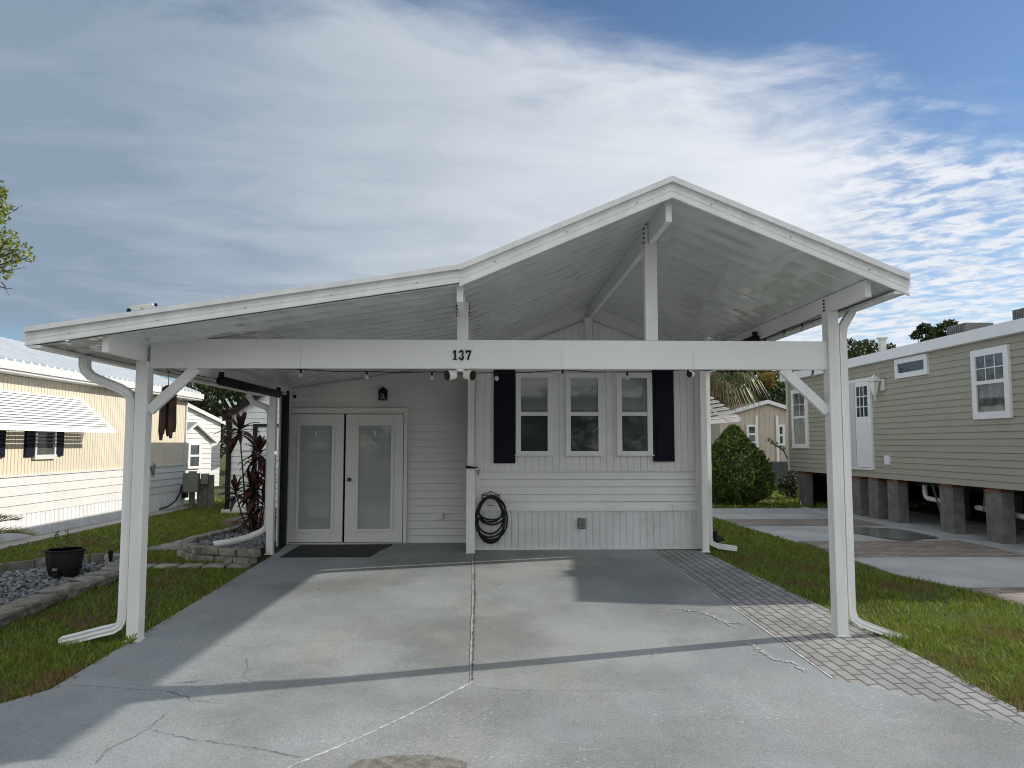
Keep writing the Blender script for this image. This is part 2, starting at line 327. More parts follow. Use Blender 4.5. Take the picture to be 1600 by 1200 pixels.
# ------------------------------------------------------------------ mesh builder
class MB:
    def __init__(s): s.v = []; s.f = []
    def add(s, vs, fs):
        n = len(s.v); s.v += [tuple(p) for p in vs]; s.f += [tuple(i + n for i in f) for f in fs]
    def quad(s, a, b, c, d): s.add([a, b, c, d], [(0, 1, 2, 3)])
    def box(s, x0, x1, y0, y1, z0, z1):
        s.add([(x0, y0, z0), (x1, y0, z0), (x1, y1, z0), (x0, y1, z0), (x0, y0, z1), (x1, y0, z1), (x1, y1, z1), (x0, y1, z1)],
              [(0, 3, 2, 1), (4, 5, 6, 7), (0, 1, 5, 4), (1, 2, 6, 5), (2, 3, 7, 6), (3, 0, 4, 7)])
    def prism(s, poly, ext):
        n = len(poly); e = Vector(ext); a = [Vector(p) for p in poly]
        s.add(a + [p + e for p in a], [tuple(range(n))[::-1], tuple(range(n, 2 * n))] + [(i, (i + 1) % n, n + (i + 1) % n, n + i) for i in range(n)])
    def sweep(s, path, prof, closed=True, caps=True, up=Vector((0, 0, 1)), radii=None, loop=False):
        P = [Vector(p) for p in path]; n = len(P); m = len(prof); rows = []; last = None
        for i, p in enumerate(P):
            if loop: t = (P[(i + 1) % n] - P[i - 1]).normalized()
            else: t = (P[min(i + 1, n - 1)] - P[max(i - 1, 0)]).normalized()
            if last is None:
                a = up - t * up.dot(t)
                if a.length < 1e-3: a = Vector((0, 1, 0)) - t * t.y
                a.normalize()
            else:
                a = last - t * last.dot(t); a.normalize()
            last = a; b = t.cross(a); k = radii[i] if radii else 1.0
            rows.append([p + a * (q[1] * k) + b * (q[0] * k) for q in prof])
        base = len(s.v)
        for r in rows: s.v += [tuple(q) for q in r]
        for i in range(n if loop else n - 1):
            i2 = (i + 1) % n
            for j in range(m if closed else m - 1):
                j2 = (j + 1) % m
                s.f.append((base + i * m + j, base + i * m + j2, base + i2 * m + j2, base + i2 * m + j))
        if caps and closed and not loop:
            s.f.append(tuple(base + j for j in range(m))[::-1]); s.f.append(tuple(base + (n - 1) * m + j for j in range(m)))
    def tube(s, path, r, n=8, radii=None, loop=False):
        prof = [(math.cos(2 * math.pi * k / n), math.sin(2 * math.pi * k / n)) for k in range(n)]
        s.sweep(path, prof, radii=radii if radii else [r] * len(path), loop=loop)
    def bar(s, p0, p1, w, h, up=Vector((0, 0, 1))):
        s.sweep([p0, p1], [(-w / 2, -h / 2), (w / 2, -h / 2), (w / 2, h / 2), (-w / 2, h / 2)], up=up)
    def duct(s, path, w, h, up=Vector((0, 1, 0))):
        c = .012; prof = []
        for k in range(5): prof.append((-w / 2 + w * k / 4, -h / 2 + (c * .5 if k % 2 else 0)))
        for k in range(1, 5): prof.append((w / 2 - (c * .5 if k % 2 else 0), -h / 2 + h * k / 4))
        for k in range(1, 5): prof.append((w / 2 - w * k / 4, h / 2 - (c * .5 if k % 2 else 0)))
        for k in range(1, 4): prof.append((-w / 2 + (c * .5 if k % 2 else 0), h / 2 - h * k / 4))
        s.sweep(path, prof, up=up)
    def ball(s, c, r, n=8, sq=(1, 1, 1)):
        c = Vector(c); vs = [c + Vector((0, 0, r * sq[2]))]; fs = []
        for i in range(1, n):
            th = math.pi * i / n
            for j in range(n):
                ph = 2 * math.pi * j / n
                vs.append(c + Vector((r * sq[0] * math.sin(th) * math.cos(ph), r * sq[1] * math.sin(th) * math.sin(ph), r * sq[2] * math.cos(th))))
        vs.append(c - Vector((0, 0, r * sq[2]))); L = len(vs) - 1
        for j in range(n): fs.append((0, 1 + j, 1 + (j + 1) % n))
        for i in range(n - 2):
            for j in range(n):
                a = 1 + i * n + j; b = 1 + i * n + (j + 1) % n; fs.append((a, a + n, b + n, b))
        for j in range(n): fs.append((1 + (n - 2) * n + j, L, 1 + (n - 2) * n + (j + 1) % n))
        s.add(vs, fs)
    def lap(s, P0, U, L, z1, reveal, depth, N, top=None):
        """horizontal lap siding: courses as sawtooth; top(u) trims under a slope"""
        P0 = Vector(P0); U = Vector(U); N = Vector(N); Z = Vector((0, 0, 1)); z0 = P0.z; k = 0; nu = 1 if top is None else 24
        while z0 + k * reveal < z1 - 1e-4:
            za = z0 + k * reveal; zb = min(za + reveal, z1)
            for q in range(nu):
                ua, ub = L * q / nu, L * (q + 1) / nu
                ta = zb if top is None else min(zb, top(ua)); tb = zb if top is None else min(zb, top(ub))
                if ta <= za or tb <= za: continue
                A = P0 + U * ua; B = P0 + U * ub; A.z = B.z = 0
                o = N * depth; lip = reveal * .9
                s.quad(A + o + Z * za, B + o + Z * za, B + Z * (tb - .011), A + Z * (ta - .011))
                s.quad(A + Z * (ta - .011), B + Z * (tb - .011), B - N * .010 + Z * (tb - .008), A - N * .010 + Z * (ta - .008)); s.quad(A - N * .010 + Z * (ta - .008), B - N * .010 + Z * (tb - .008), B - N * .008 + Z * (tb + .002), A - N * .008 + Z * (ta + .002))
                s.quad(A - N * .008 + Z * (za + .002), B - N * .008 + Z * (za + .002), B + o + Z * za, A + o + Z * za)
            k += 1
    def ribs(s, P0, U, L, z1, pitch, g, d, N, top=None):
        """vertical panel: flats with grooves"""
        P0 = Vector(P0); U = Vector(U); N = Vector(N); Z = Vector((0, 0, 1)); z0 = P0.z
        pts = []; u = 0.0
        while u < L - 1e-4:
            w = min(pitch, L - u)
            pts += [(u, 0), (u + w - g, 0), (u + w - g * .7, -d), (u + w - g * .3, -d)]; u += w
        pts.append((L, 0))
        for (ua, da), (ub, db) in zip(pts[:-1], pts[1:]):
            ta = z1 if top is None else top(ua); tb = z1 if top is None else top(ub)
            if ta <= z0 and tb <= z0: continue
            A = P0 + U * ua + N * da; B = P0 + U * ub + N * db; A.z = B.z = 0
            s.quad(A + Z * z0, B + Z * z0, B + Z * max(tb, z0), A + Z * max(ta, z0))
    def build(s, name, m, parent=None, bevel=0.0, smooth=False):
        me = bpy.data.meshes.new(name); off = Vector((0, 0, 0)); p = parent
        while p is not None: off += p.location; p = p.parent
        me.from_pydata([(a - off.x, b - off.y, c - off.z) for a, b, c in s.v], [], s.f)
        if isinstance(m, (list, tuple)):
            for k in m: me.materials.append(k)
        else: me.materials.append(m)
        if smooth: me.polygons.foreach_set('use_smooth', [True] * len(me.polygons))
        me.update(); o = bpy.data.objects.new(name, me); COL.objects.link(o)
        if parent is not None: o.parent = parent
        if bevel:
            b = o.modifiers.new('bevel', 'BEVEL'); b.width = bevel; b.segments = 2; b.limit_method = 'ANGLE'; b.angle_limit = math.radians(50)
        return o
def tag(o, label=None, cat=None, group=None, kind=None):
    if label: o['label'] = label
    if cat: o['category'] = cat
    if group: o['group'] = group
    if kind: o['kind'] = kind
    return o
def thing(name, label, cat, loc=(0, 0, 0), group=None):
    o = bpy.data.objects.new(name, None); COL.objects.link(o); o.location = loc; o.empty_display_size = .2
    return tag(o, label, cat, group)
def dup(root, loc, label=None, rot=None):
    r = root.copy(); COL.objects.link(r); r.location = loc
    if rot is not None: r.rotation_euler = (0, 0, rot)
    if label: r['label'] = label
    for ch in list(root.children):
        c = ch.copy(); COL.objects.link(c); c.parent = r
        for g in list(ch.children):
            d = g.copy(); COL.objects.link(d); d.parent = c
    return r
def np_mesh(name, verts, loops, starts, m, parent=None, smooth=False):
    me = bpy.data.meshes.new(name)
    me.vertices.add(len(verts)); me.vertices.foreach_set('co', np.asarray(verts, np.float32).ravel())
    me.loops.add(len(loops)); me.loops.foreach_set('vertex_index', np.asarray(loops, np.int32))
    me.polygons.add(len(starts)); me.polygons.foreach_set('loop_start', np.asarray(starts, np.int32))
    me.update(calc_edges=True); me.validate()
    me.materials.append(m); o = bpy.data.objects.new(name, me); COL.objects.link(o)
    if parent is not None: o.parent = parent
    return o
def leaf_quads(C, D, Nn, L, Wd):
    """pointed leaves as 2-triangle diamonds: C centres, D direction, Nn side, L length, Wd width arrays"""
    n = len(C); a = C - D * L[:, None] * .5; b = C + Nn * Wd[:, None] * .5; c = C + D * L[:, None] * .5; d = C - Nn * Wd[:, None] * .5
    V = np.stack([a, b, c, d], 1).reshape(-1, 3); idx = np.arange(n * 4); st = np.arange(0, n * 4, 4)
    return V, idx, st
def unit(a): return a / np.maximum(np.linalg.norm(a, axis=1, keepdims=True), 1e-6)
def leaf_cloud(name, clumps, n, L, Wd, m, parent, shell=.5, out=.4, droop=0.0):
    """leaves spread through clumps [(x,y,z,rx,ry,rz)], coordinates relative to parent"""
    cl = np.array(clumps, float); vol = cl[:, 3] * cl[:, 4] * cl[:, 5]; vol = vol ** .7; k = rng.choice(len(cl), n, p=vol / vol.sum())
    d = unit(rng.normal(size=(n, 3))); r = rng.random(n) ** (1 / 3.) * (1 - shell) + shell * rng.random(n) ** .25
    C = cl[k, :3] + d * r[:, None] * cl[k, 3:6]
    D = unit(rng.normal(size=(n, 3)) + d * out * 2 + np.array([0, 0, -droop])); sd = unit(np.cross(D, rng.normal(size=(n, 3))))
    V, idx, st = leaf_quads(C, D, sd, L * rng.uniform(.6, 1.3, n), Wd * rng.uniform(.6, 1.3, n))
    return np_mesh(name, V, idx, st, m, parent)
def limb_mesh(paths):
    b = MB()
    for path, r0, r1 in paths:
        n = len(path); b.tube(path, 1, 7, radii=[r0 + (r1 - r0) * i / (n - 1) for i in range(n)])
    return b
def wob(p0, p1, n, amp, seed):
    r = random.Random(seed); a, b = Vector(p0), Vector(p1); o = []
    for i in range(n + 1):
        t = i / n; q = a.lerp(b, t)
        if 0 < i < n: q += Vector((r.uniform(-amp, amp), r.uniform(-amp, amp), r.uniform(-amp, amp)))
        o.append(q)
    return o

# ------------------------------------------------------------------ the setting
def ground():
    b = MB(); ys = [-300, -60, -20, -8, 0] + [1.0 * k for k in range(1, 13)] + [16, 22, 40, 90, 400]
    xs = [-300, -60, -25, -12, -8, -4, 0, 4, 8, 12, 25, 60, 300]
    def z(y): return gz(max(y, -2.0))
    for j in range(len(ys) - 1):
        for i in range(len(xs) - 1):
            b.quad((xs[i], ys[j], z(ys[j])), (xs[i + 1], ys[j], z(ys[j])), (xs[i + 1], ys[j + 1], z(ys[j + 1])), (xs[i], ys[j + 1], z(ys[j + 1])))
    tag(b.build('lawn_ground', LAWN), kind='structure')
    r = MB(); r.box(-120, 120, -9.5, -2.5, gz(-2) - .1, gz(-2) + .02); tag(r.build('road', ASPHALT), kind='structure')
    # our driveway: slab with visible edge
    dh = .024
    left = [(-3.30, 13.0), (-3.17, 12.0), (-3.22, 10.3), (-3.30, 7.75), (-3.35, 6.15), (-3.55, 5.87), (-3.95, 5.45), (-4.5, 4.9), (-5.6, 4.0), (-6.4, 3.0), (-6.6, 0), (-6.6, -2.6)]
    right = [(2.47, 13.0), (2.49, 12.0), (2.75, 6.22), (3.10, 5.94), (3.40, 5.60), (3.65, 5.28), (4.3, 4.6), (5.6, 3.6), (6.4, 3.0), (6.6, 0), (6.6, -2.6)]
    def xl(y, pts):
        for (xa, ya), (xb, yb) in zip(pts[:-1], pts[1:]):
            if yb <= y <= ya: return xa + (xb - xa) * (ya - y) / (ya - yb)
        return pts[-1][0]
    yy = sorted({p[1] for p in left + right}, reverse=True)
    d = MB()
    for ya, yb in zip(yy[:-1], yy[1:]):
        za, zb = gz(max(ya, -2)) + dh, gz(max(yb, -2)) + dh
        A, B, C, D = (xl(ya, left), ya, za), (xl(ya, right), ya, za), (xl(yb, right), yb, zb), (xl(yb, left), yb, zb)
        d.quad(D, C, B, A)
        d.quad((A[0], A[1], za - .12), (D[0], D[1], zb - .12), D, A); d.quad((C[0], C[1], zb - .12), (B[0], B[1], za - .12), B, C)
    dw = tag(d.build('driveway', CONC), kind='structure')
    p = MB()   # paver strip beside it
    outer = [(3.27, 13.0), (3.27, 11.7), (3.40, 10.8), (3.69, 8.3), (3.79, 6.5), (3.82, 5.5), (3.80, 5.0), (4.3, 4.55)]
    ys2 = [13.0, 11.7, 10.8, 9.5, 8.3, 7.4, 6.5, 6.22, 5.94, 5.60, 5.28, 5.02]
    for ya, yb in zip(ys2[:-1], ys2[1:]):
        za, zb = gz(ya) + .019, gz(yb) + .019
        A, B, C, D = (xl(ya, right), ya, za), (max(xl(ya, outer), xl(ya, right) + .01), ya, za), (max(xl(yb, outer), xl(yb, right) + .01), yb, zb), (xl(yb, right), yb, zb)
        p.quad(D, C, B, A); p.quad((C[0], C[1], zb - .1), (B[0], B[1], za - .1), B, C)
    tag(p.build('paver_strip', PAVER), kind='structure')
    # cracks, caulked joint, bare patch, pale drips: they lie on the slab
    def ribbon(pix, w, dz, jit=0.0, sub=6, seed=1, wv=.5):
        r = random.Random(seed); P = [gnd(*q) for q in pix]; b = MB(); pts = []
        for a, c in zip(P[:-1], P[1:]):
            for k in range(sub): pts.append(a.lerp(c, k / sub))
        pts.append(P[-1]); L = []; R = []
        for i, q in enumerate(pts):
            t = (pts[min(i + 1, len(pts) - 1)] - pts[max(i - 1, 0)]).normalized(); n = Vector((-t.y, t.x, 0))
            q = q + n * r.uniform(-jit, jit); ww = w * r.uniform(1 - wv, 1 + wv) * .5
            zz = gz(q.y) + dh + dz
            L.append((q.x - n.x * ww, q.y - n.y * ww, zz)); R.append((q.x + n.x * ww, q.y + n.y * ww, zz))
        for i in range(len(pts) - 1): b.quad(L[i], R[i], R[i + 1], L[i + 1])
        return b
    ribbon([(739, 866), (740, 920), (738, 990), (737, 1072)], .030, .004, .002, 20, 2, .25).build('joint', DRIP, dw)
    ribbon([(741, 868), (742, 930), (740, 1000), (738, 1070)], .014, .007, .005, 24, 3, .7).build('joint_crack', CRACK, dw)
    ribbon([(737, 1072), (640, 1122), (560, 1160), (465, 1200), (440, 1212)], .022, .004, .003, 16, 4, .4).build('joint', CAULK, dw)
    ck = [[(115, 1076), (190, 1081), (262, 1086), (290, 1094), (302, 1103)], [(262, 1086), (315, 1101), (345, 1106)],
          [(262, 1120), (232, 1145), (200, 1163), (168, 1178), (150, 1200)], [(240, 1147), (300, 1162), (380, 1172), (470, 1190)],
          [(385, 1035), (388, 1050), (378, 1062), (400, 1072)], [(260, 1009), (330, 1012), (395, 1017), (440, 1009), (560, 1004)],
          [(742, 1078), (800, 1084), (920, 1085), (1080, 1083)], [(430, 897), (560, 890), (640, 893)]]
    for i, c in enumerate(ck):
        ribbon(c, 0.0040 if i < 5 else .0025, .004, .009, 14, 10 + i, .8).build('crack', CRACK, dw)
    wp = [[(1062, 955), (1100, 962), (1130, 973), (1148, 985)], [(1165, 1008), (1190, 1020), (1210, 1035), (1240, 1040), (1262, 1056)], [(1120, 975), (1165, 979)]]
    for i, c in enumerate(wp): ribbon(c, .034, .004, .022, 12, 40 + i, .95).build('pale_drip', DRIP, dw)
    ribbon([(1019, 864), (1110, 928), (1200, 992), (1301, 1065)], .018, .004, .002, 14, 60, .5).build('slab_edge_line', CAULK, dw)
    ribbon([(1022, 864), (1113, 928), (1203, 992), (1304, 1065)], .010, .0045, .002, 14, 61, .5).build('slab_edge_joint', CRACK, dw)
    st = MB(); c = gnd(636, 1204); ring = []
    for k in range(40):
        a = 2 * math.pi * k / 40; rr = 1 + .16 * noise.noise((math.cos(a) * 2.5, math.sin(a) * 2.5, 3)) + .08 * noise.noise((math.cos(a) * 9, math.sin(a) * 9, 3))
        ring.append((c.x + .36 * rr * math.cos(a), c.y + .14 * rr * math.sin(a), gz(c.y + .14 * rr * math.sin(a)) + dh + .004))
    st.add([(c.x, c.y, gz(c.y) + dh + .004)] + ring, [(0, 1 + k, 1 + (k + 1) % 40) for k in range(40)])
    st.build('stain', STAIN, dw)
    # neighbour's driveway with brown paver bands
    q = MB(); lft = [(4.6, 19.4), (5.0, 17.8), (5.04, 14.5), (5.2, 11.7), (5.35, 10.1), (5.78, 9.2), (5.95, 8.4), (6.3, 7.0), (6.4, 4.0), (6.4, -2.6)]
    for (xa, ya), (xb, yb) in zip(lft[:-1], lft[1:]):
        za, zb = gz(max(ya, -2)) + .02, gz(max(yb, -2)) + .02
        q.quad((xb, yb, zb), (10.2, yb, zb), (10.2, ya, za), (xa, ya, za)); q.quad((xb, yb, zb - .1), (xb, yb, zb), (xa, ya, za), (xa, ya, za - .1))
    nd_ = tag(q.build('neighbour_driveway', CONC2), kind='structure')
    for y0, y1 in ((15.2, 16.6), (11.25, 12.85), (8.0, 9.3)):
        bb = MB(); n = 8
        for k in range(n):
            ya = y0 + (y1 - y0) * k / n; yb = y0 + (y1 - y0) * (k + 1) / n
            bb.quad((xl(ya, lft) + .02, ya, gz(ya) + .025), (7.98, ya, gz(ya) + .025), (7.98, yb, gz(yb) + .025), (xl(yb, lft) + .02, yb, gz(yb) + .025))
        bb.build('paver_band', PAVER2, nd_)
    kb = MB(); kb.box(7.93, 8.02, 9, 19.4, gz(9) - .2, .05); kb.build('slab_edge', CONC2, nd_)
    wet = bpy.data.materials.new('wet_concrete'); wet.use_nodes = True; bs = wet.node_tree.nodes['Principled BSDF']
    bs.inputs['Base Color'].default_value = (.24, .24, .235, 1); bs.inputs['Roughness'].default_value = .10
    pd = MB(); ring = []; c = Vector((7.28, 13.9, .026))
    for k in range(48):
        a = 2 * math.pi * k / 48; rr = 1 + .22 * noise.noise((math.cos(a) * 1.6, math.sin(a) * 1.6, 9))
        ring.append((c.x + (.62 + .02 * math.sin(a)) * rr * math.cos(a), c.y + 1.05 * rr * math.sin(a), .026))
    pd.add([tuple(c)] + ring, [(0, 1 + k, 1 + (k + 1) % 48) for k in range(48)]); pd.build('puddle', wet, nd_)
    k2 = MB(); k2.box(-8.0, -7.55, 8.0, 20.8, -.14, .03); k2.build('kerb_strip', WALKC)['kind'] = 'structure'
    dk = MB()
    for k in range(11): dk.box(-5.3 + .0 * k, -4.05, 15.6 + k * .145, 15.6 + k * .145 + .13, 0, .12)
    tag(dk.build('boardwalk', DECKW), kind='structure')
ground()

def path_stones():
    b = MB(); r = random.Random(5)
    for k in range(9):
        t = k / 8; c = Vector((-5.05, 12.3, .012)).lerp(Vector((-4.55, 15.4, .012)), t) + Vector((r.uniform(-.04, .04), 0, 0))
        w, h = .26 + .03 * r.random(), .17
        b.prism([(c.x - w, c.y - h, 0), (c.x + w, c.y - h * .9, 0), (c.x + w * .95, c.y + h, 0), (c.x - w * .97, c.y + h, 0)], (0, 0, .035))
    for k in range(5):
        x = -4.75 + k * .33
        b.prism([(x - .15, 10.78, gz(10.8)), (x + .15, 10.74, gz(10.8)), (x + .14, 11.0, gz(10.8)), (x - .14, 11.02, gz(10.8))], (0, 0, .035))
    o = b.build('garden_path', FLAG, bevel=.01); tag(o, kind='structure')
path_stones()

# ------------------------------------------------------------------ the carport
ZT = [(-3.906, 2.619), (-.252, 3.183), (1.610, 3.985), (3.693, 3.126)]      # roof top outline
def ztop(x):
    for (xa, za), (xb, zb) in zip(ZT[:-1], ZT[1:]):
        if x <= xb: return za + (zb - za) * (x - xa) / (xb - xa)
    return ZT[-1][1]
RT = .155                                                                    # roof thickness
YF, YB = 6.57, 12.2
def carport():
    root = thing('carport', 'large white aluminium carport roof on slim posts, numbered 137, over the driveway', 'carport', (0, 7.4, gz(7.4)))
    for i, ((xa, za), (xb, zb)) in enumerate(zip(ZT[:-1], ZT[1:])):
        yb = 13.0 if i == 0 else YB
        b = MB(); n = int((yb - YF) / .305); pts = []
        for k in range(n + 1):                       # pans: shallow bow + joint
            y = YF + .03 + k * .305
            for f, dz in ((0, .005), (.05, .0115), (.5, .007), (.95, .0115)):
                yy = y + f * .305
                if yy < yb: pts.append((yy, dz))
        pts.append((yb, 0)); m = 14
        for (ya, da), (yc, dc) in zip(pts[:-1], pts[1:]):
            for q in range(m):
                x0 = xa + (xb - xa) * q / m; x1 = xa + (xb - xa) * (q + 1) / m
                z0 = za + (zb - za) * q / m - RT; z1 = za + (zb - za) * (q + 1) / m - RT
                b.quad((x0, ya, z0 - da + .012), (x0, yc, z0 - dc + .012), (x1, yc, z1 - dc + .012), (x1, ya, z1 - da + .012))
        b.quad((xa, YF, za - .012), (xb, YF, zb - .012), (xb, yb, zb - .012), (xa, yb, za - .012))
        b.quad((xa, yb, za - RT), (xa, yb, za - .012), (xb, yb, zb - .012), (xb, yb, zb - RT))
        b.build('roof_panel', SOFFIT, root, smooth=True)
    # fascia: cap strip and ribbed face along the front edge, one piece per slope
    for (xa, za), (xb, zb) in zip(ZT[:-1], ZT[1:]):
        b = MB(); prof = [(0, 0), (-.045, 0), (-.045, -.050), (-.008, -.044), (-.010, -.075), (-.016, -.082), (-.012, -.090), (-.012, -.112), (-.017, -.120), (-.012, -.127), (-.012, -.150), (-.024, -.160), (-.024, -.185), (0, -.185)]
        s = .84 if xa < -1 else 1.02
        A = [(xa, YF + p[0], za + p[1] * s + .008) for p in prof]; B = [(xb, YF + p[0], zb + p[1] * s + .008) for p in prof]; n = len(prof)
        b.add(A + B, [(i, (i + 1) % n, n + (i + 1) % n, n + i) for i in range(n)] + [tuple(range(n)), tuple(range(n, 2 * n))[::-1]])
        fo = b.build('fascia', WHITE, root); n = max(3, int((xb - xa) / .62))
        for k in range(n):
            x = xa + (xb - xa) * (k + .5) / n; z = ztop(x) - .095; c = MB(); c.tube([(x, YF - .016, z), (x, YF - .020, z)], .006, 8); c.build('screw', GREYBOX, fo)
    # gutters along both eaves
    for x, sg, zt in ((-3.906, 1, 2.619), (3.693, -1, 3.126)):
        b = MB(); y1 = 13.0 if sg > 0 else YB
        pr = [(x + sg * -.012, zt - .01), (x - sg * .02, zt - .03), (x - sg * .012, zt - .08), (x + sg * .02, zt - .165), (x + sg * .13, zt - .165), (x + sg * .13, zt - .14), (x + sg * .03, zt - .14), (x + sg * .005, zt - .07)]
        b.prism([(p[0], YF - .015, p[1]) for p in pr], (0, y1 - YF, 0)); b.build('gutter', WHITE, root)
    # posts (front pair, back three)
    def post(x0, x1, y0, y1, zt, zb=None):
        b = MB(); zb = gz((y0 + y1) / 2) + .015 if zb is None else zb; b.box(x0, x1, y0, y1, zb, zt)
        b.box(x0 - .02, x1 + .02, y0 - .02, y1 + .02, zb, zb + .012); b.build('post', WHITE, root, bevel=.004)
    post(-3.345, -3.235, 7.36, 7.50, 2.432); post(3.325, 3.430, 7.36, 7.50, 2.95)
    post(-3.30, -3.20, 11.66, 11.76, 2.432); post(-.315, -.215, 11.70, 11.80, 2.89); post(3.255, 3.355, 11.70, 11.80, 2.95)
    # lower wider sleeve of the middle back post
    b = MB(); b.box(-.330, -.200, 11.69, 11.81, gz(11.75) + .02, 1.27); b.build('post_sleeve', WHITE, root, bevel=.004)
    # front beam
    b = MB(); b.box(-3.232, 3.322, 7.40, 7.48, 2.372, 2.652); bm = b.build('front_beam', BEAMW, root, bevel=.004)
    for px in (470, 878, 1083):                          # thin drip streak seams on the beam
        p = atY(px, 555, 7.397); b = MB(); b.box(p.x - .0012, p.x + .0012, 7.3975, 7.402, 2.375, 2.648 if px < 600 else 2.56); b.build('beam_wire', WIREM, bm)
    # eave, valley and ridge beams
    for x, z0, z1, ye in ((-3.29, 2.432, 2.585, 12.6), (3.378, 2.95, 3.105, 11.9), (-.252, 2.885, 3.04, 11.9), (1.60, 3.615, 3.85, 12.0)):
        b = MB(); b.box(x - .028, x + .028, 6.65, ye, z0, z1); b.build('roof_beam', BEAMW, root, bevel=.004)
    # king post and valley post stand on the front beam
    b = MB(); b.box(1.535, 1.655, 7.395, 7.485, 2.652, 3.617); b.build('king_post', WHITE, root, bevel=.004)
    b = MB(); b.box(-.305, -.198, 7.395, 7.485, 2.652, 2.887); b.box(-.306, -.197, 7.393, 7.487, 2.74, 2.748); b.build('valley_post', WHITE, root, bevel=.003)
    # U brackets with bolts
    for x, z0, z1, w in ((1.60, 3.60, 3.80, .062), (-.252, 2.86, 3.02, .056), (3.378, 2.93, 3.09, .056)):
        b = MB(); b.box(x - w, x - w + .028, 7.39, 7.485, z0, z1); b.box(x + w - .028, x + w, 7.39, 7.485, z0, z1); br = b.build('bracket', WHITE, root)
        for k in range(4):
            z = z0 + .03 + k * (z1 - z0 - .06) / 3
            for sx in (-1, 1):
                c = MB(); c.box(x + sx * w - .012, x + sx * w + .012, 7.415, 7.432, z - .008, z + .008); c.build('bolt', BLACK, br)
    c = MB(); c.box(3.312, 3.321, 7.385, 7.40, 2.372, 2.652); c.build('bracket', WHITE, root)
    # knee braces
    for xs, xb in ((-3.235, -2.80), (3.325, 2.885)):
        b = MB(); b.bar((xs, 7.44, 1.96), (xb, 7.44, 2.38), .09, .06, up=Vector((0, 1, 0)));
        b.build('brace', WHITE, root, bevel=.003)
    # downspouts
    def spout(path, w=.085, h=.1, up=Vector((0, 1, 0))):
        b = MB(); b.duct(path, w, h, up); return b.build('downspout', WHITE, root)
    g = gz(7.4)
    spout([(-3.79, 7.30, 2.47), (-3.79, 7.30, 2.38), (-3.775, 7.30, 2.33), (-3.73, 7.31, 2.28), (-3.66, 7.33, 2.245), (-3.50, 7.38, 2.175), (-3.43, 7.40, 2.13), (-3.405, 7.42, 2.07), (-3.402, 7.42, 1.9),
           (-3.402, 7.42, g + .30), (-3.405, 7.42, g + .22), (-3.43, 7.42, g + .16), (-3.48, 7.415, g + .13), (-3.60, 7.41, g + .105), (-3.78, 7.39, g + .06), (-3.94, 7.37, g + .025)], .075, .09)
    spout([(3.60, 7.44, 2.98), (3.585, 7.44, 2.93), (3.54, 7.44, 2.86), (3.505, 7.44, 2.80), (3.492, 7.44, 2.72), (3.49, 7.44, g + .30), (3.495, 7.44, g + .23), (3.515, 7.435, g + .175), (3.565, 7.43, g + .135),
           (3.68, 7.41, g + .09), (3.85, 7.37, g + .03), (3.98, 7.34, g - .005)], .07, .085)
    spout([(-3.62, 11.72, 2.44), (-3.615, 11.72, 2.36), (-3.57, 11.74, 2.28), (-3.48, 11.77, 2.24), (-3.38, 11.80, 2.20), (-3.34, 11.82, 2.14), (-3.335, 11.84, 2.05), (-3.335, 11.84, .33)], .075, .09)
    spout([(3.55, 11.74, 2.98), (3.50, 11.76, 2.86), (3.42, 11.84, 2.78), (3.415, 11.85, 2.7), (3.415, 11.85, .22), (3.43, 11.85, .13), (3.52, 11.83, .085), (3.80, 11.78, .05)], .07, .085)
    # end of the dark screen track beside the doors
    b = MB(); b.box(-3.335, -3.235, 12.50, 12.58, .02, 2.50); b.build('screen_track', DARKTRACK, root)
    b = MB(); b.box(-3.352, -3.337, 12.40, 12.80, .02, 2.50); b.build('end_panel', WHITE, root)
    # house number, bold serif figures
    def num(b, x0, w, h, z0, dig):
        y = 7.399; e = (0, -.012, 0)
        def P(pts): b.prism([(x0 + px * w, y, z0 + pz * h) for px, pz in pts], e)
        def arc(cx, cz, rx, rz, a0, a1, t0, t1, tm, n=14):
            for k in range(n):
                q = []
                for kk in (k, k + 1):
                    f = kk / n; a = math.radians(a0 + (a1 - a0) * f); t = (t0 + (t1 - t0) * f) + (tm - max(t0, t1)) * math.sin(math.pi * f) if tm else t0
                    q.append(((cx + (rx + t / 2) * math.cos(a), cz + (rz + t / 2) * math.sin(a)), (cx + (rx - t / 2) * math.cos(a), cz + (rz - t / 2) * math.sin(a))))
                P([q[0][1], q[0][0], q[1][0], q[1][1]])
        if dig == 1:
            P([(.36, .07), (.64, .07), (.64, 1.0), (.36, 1.0)]); P([(.12, 0), (.88, 0), (.88, .075), (.12, .075)]); P([(.10, .74), (.37, .80), (.37, .99), (.10, .84)])
        if dig == 7:
            P([(.04, .80), (.98, .80), (.98, 1.0), (.04, 1.0)]); P([(.04, .64), (.14, .64), (.20, .81), (.04, .81)]); P([(.28, 0), (.58, 0), (.70, .38), (.98, .81), (.74, .81), (.44, .42)])
        if dig == 3:
            arc(.45, .74, .27, .215, 150, -90, .10, .08, .24); arc(.45, .265, .30, .225, 90, -150, .08, .10, .27)
            P([(.05, .74), (.27, .74), (.27, .90), (.05, .90)]); P([(.02, .12), (.27, .12), (.27, .30), (.02, .30)])
    b = MB()
    for k, dg in enumerate((1, 3, 7)): num(b, -.352 + k * .064, .058, .092, 2.457, dg)
    b.build('house_number', BLACK, root)
    return root
carport()

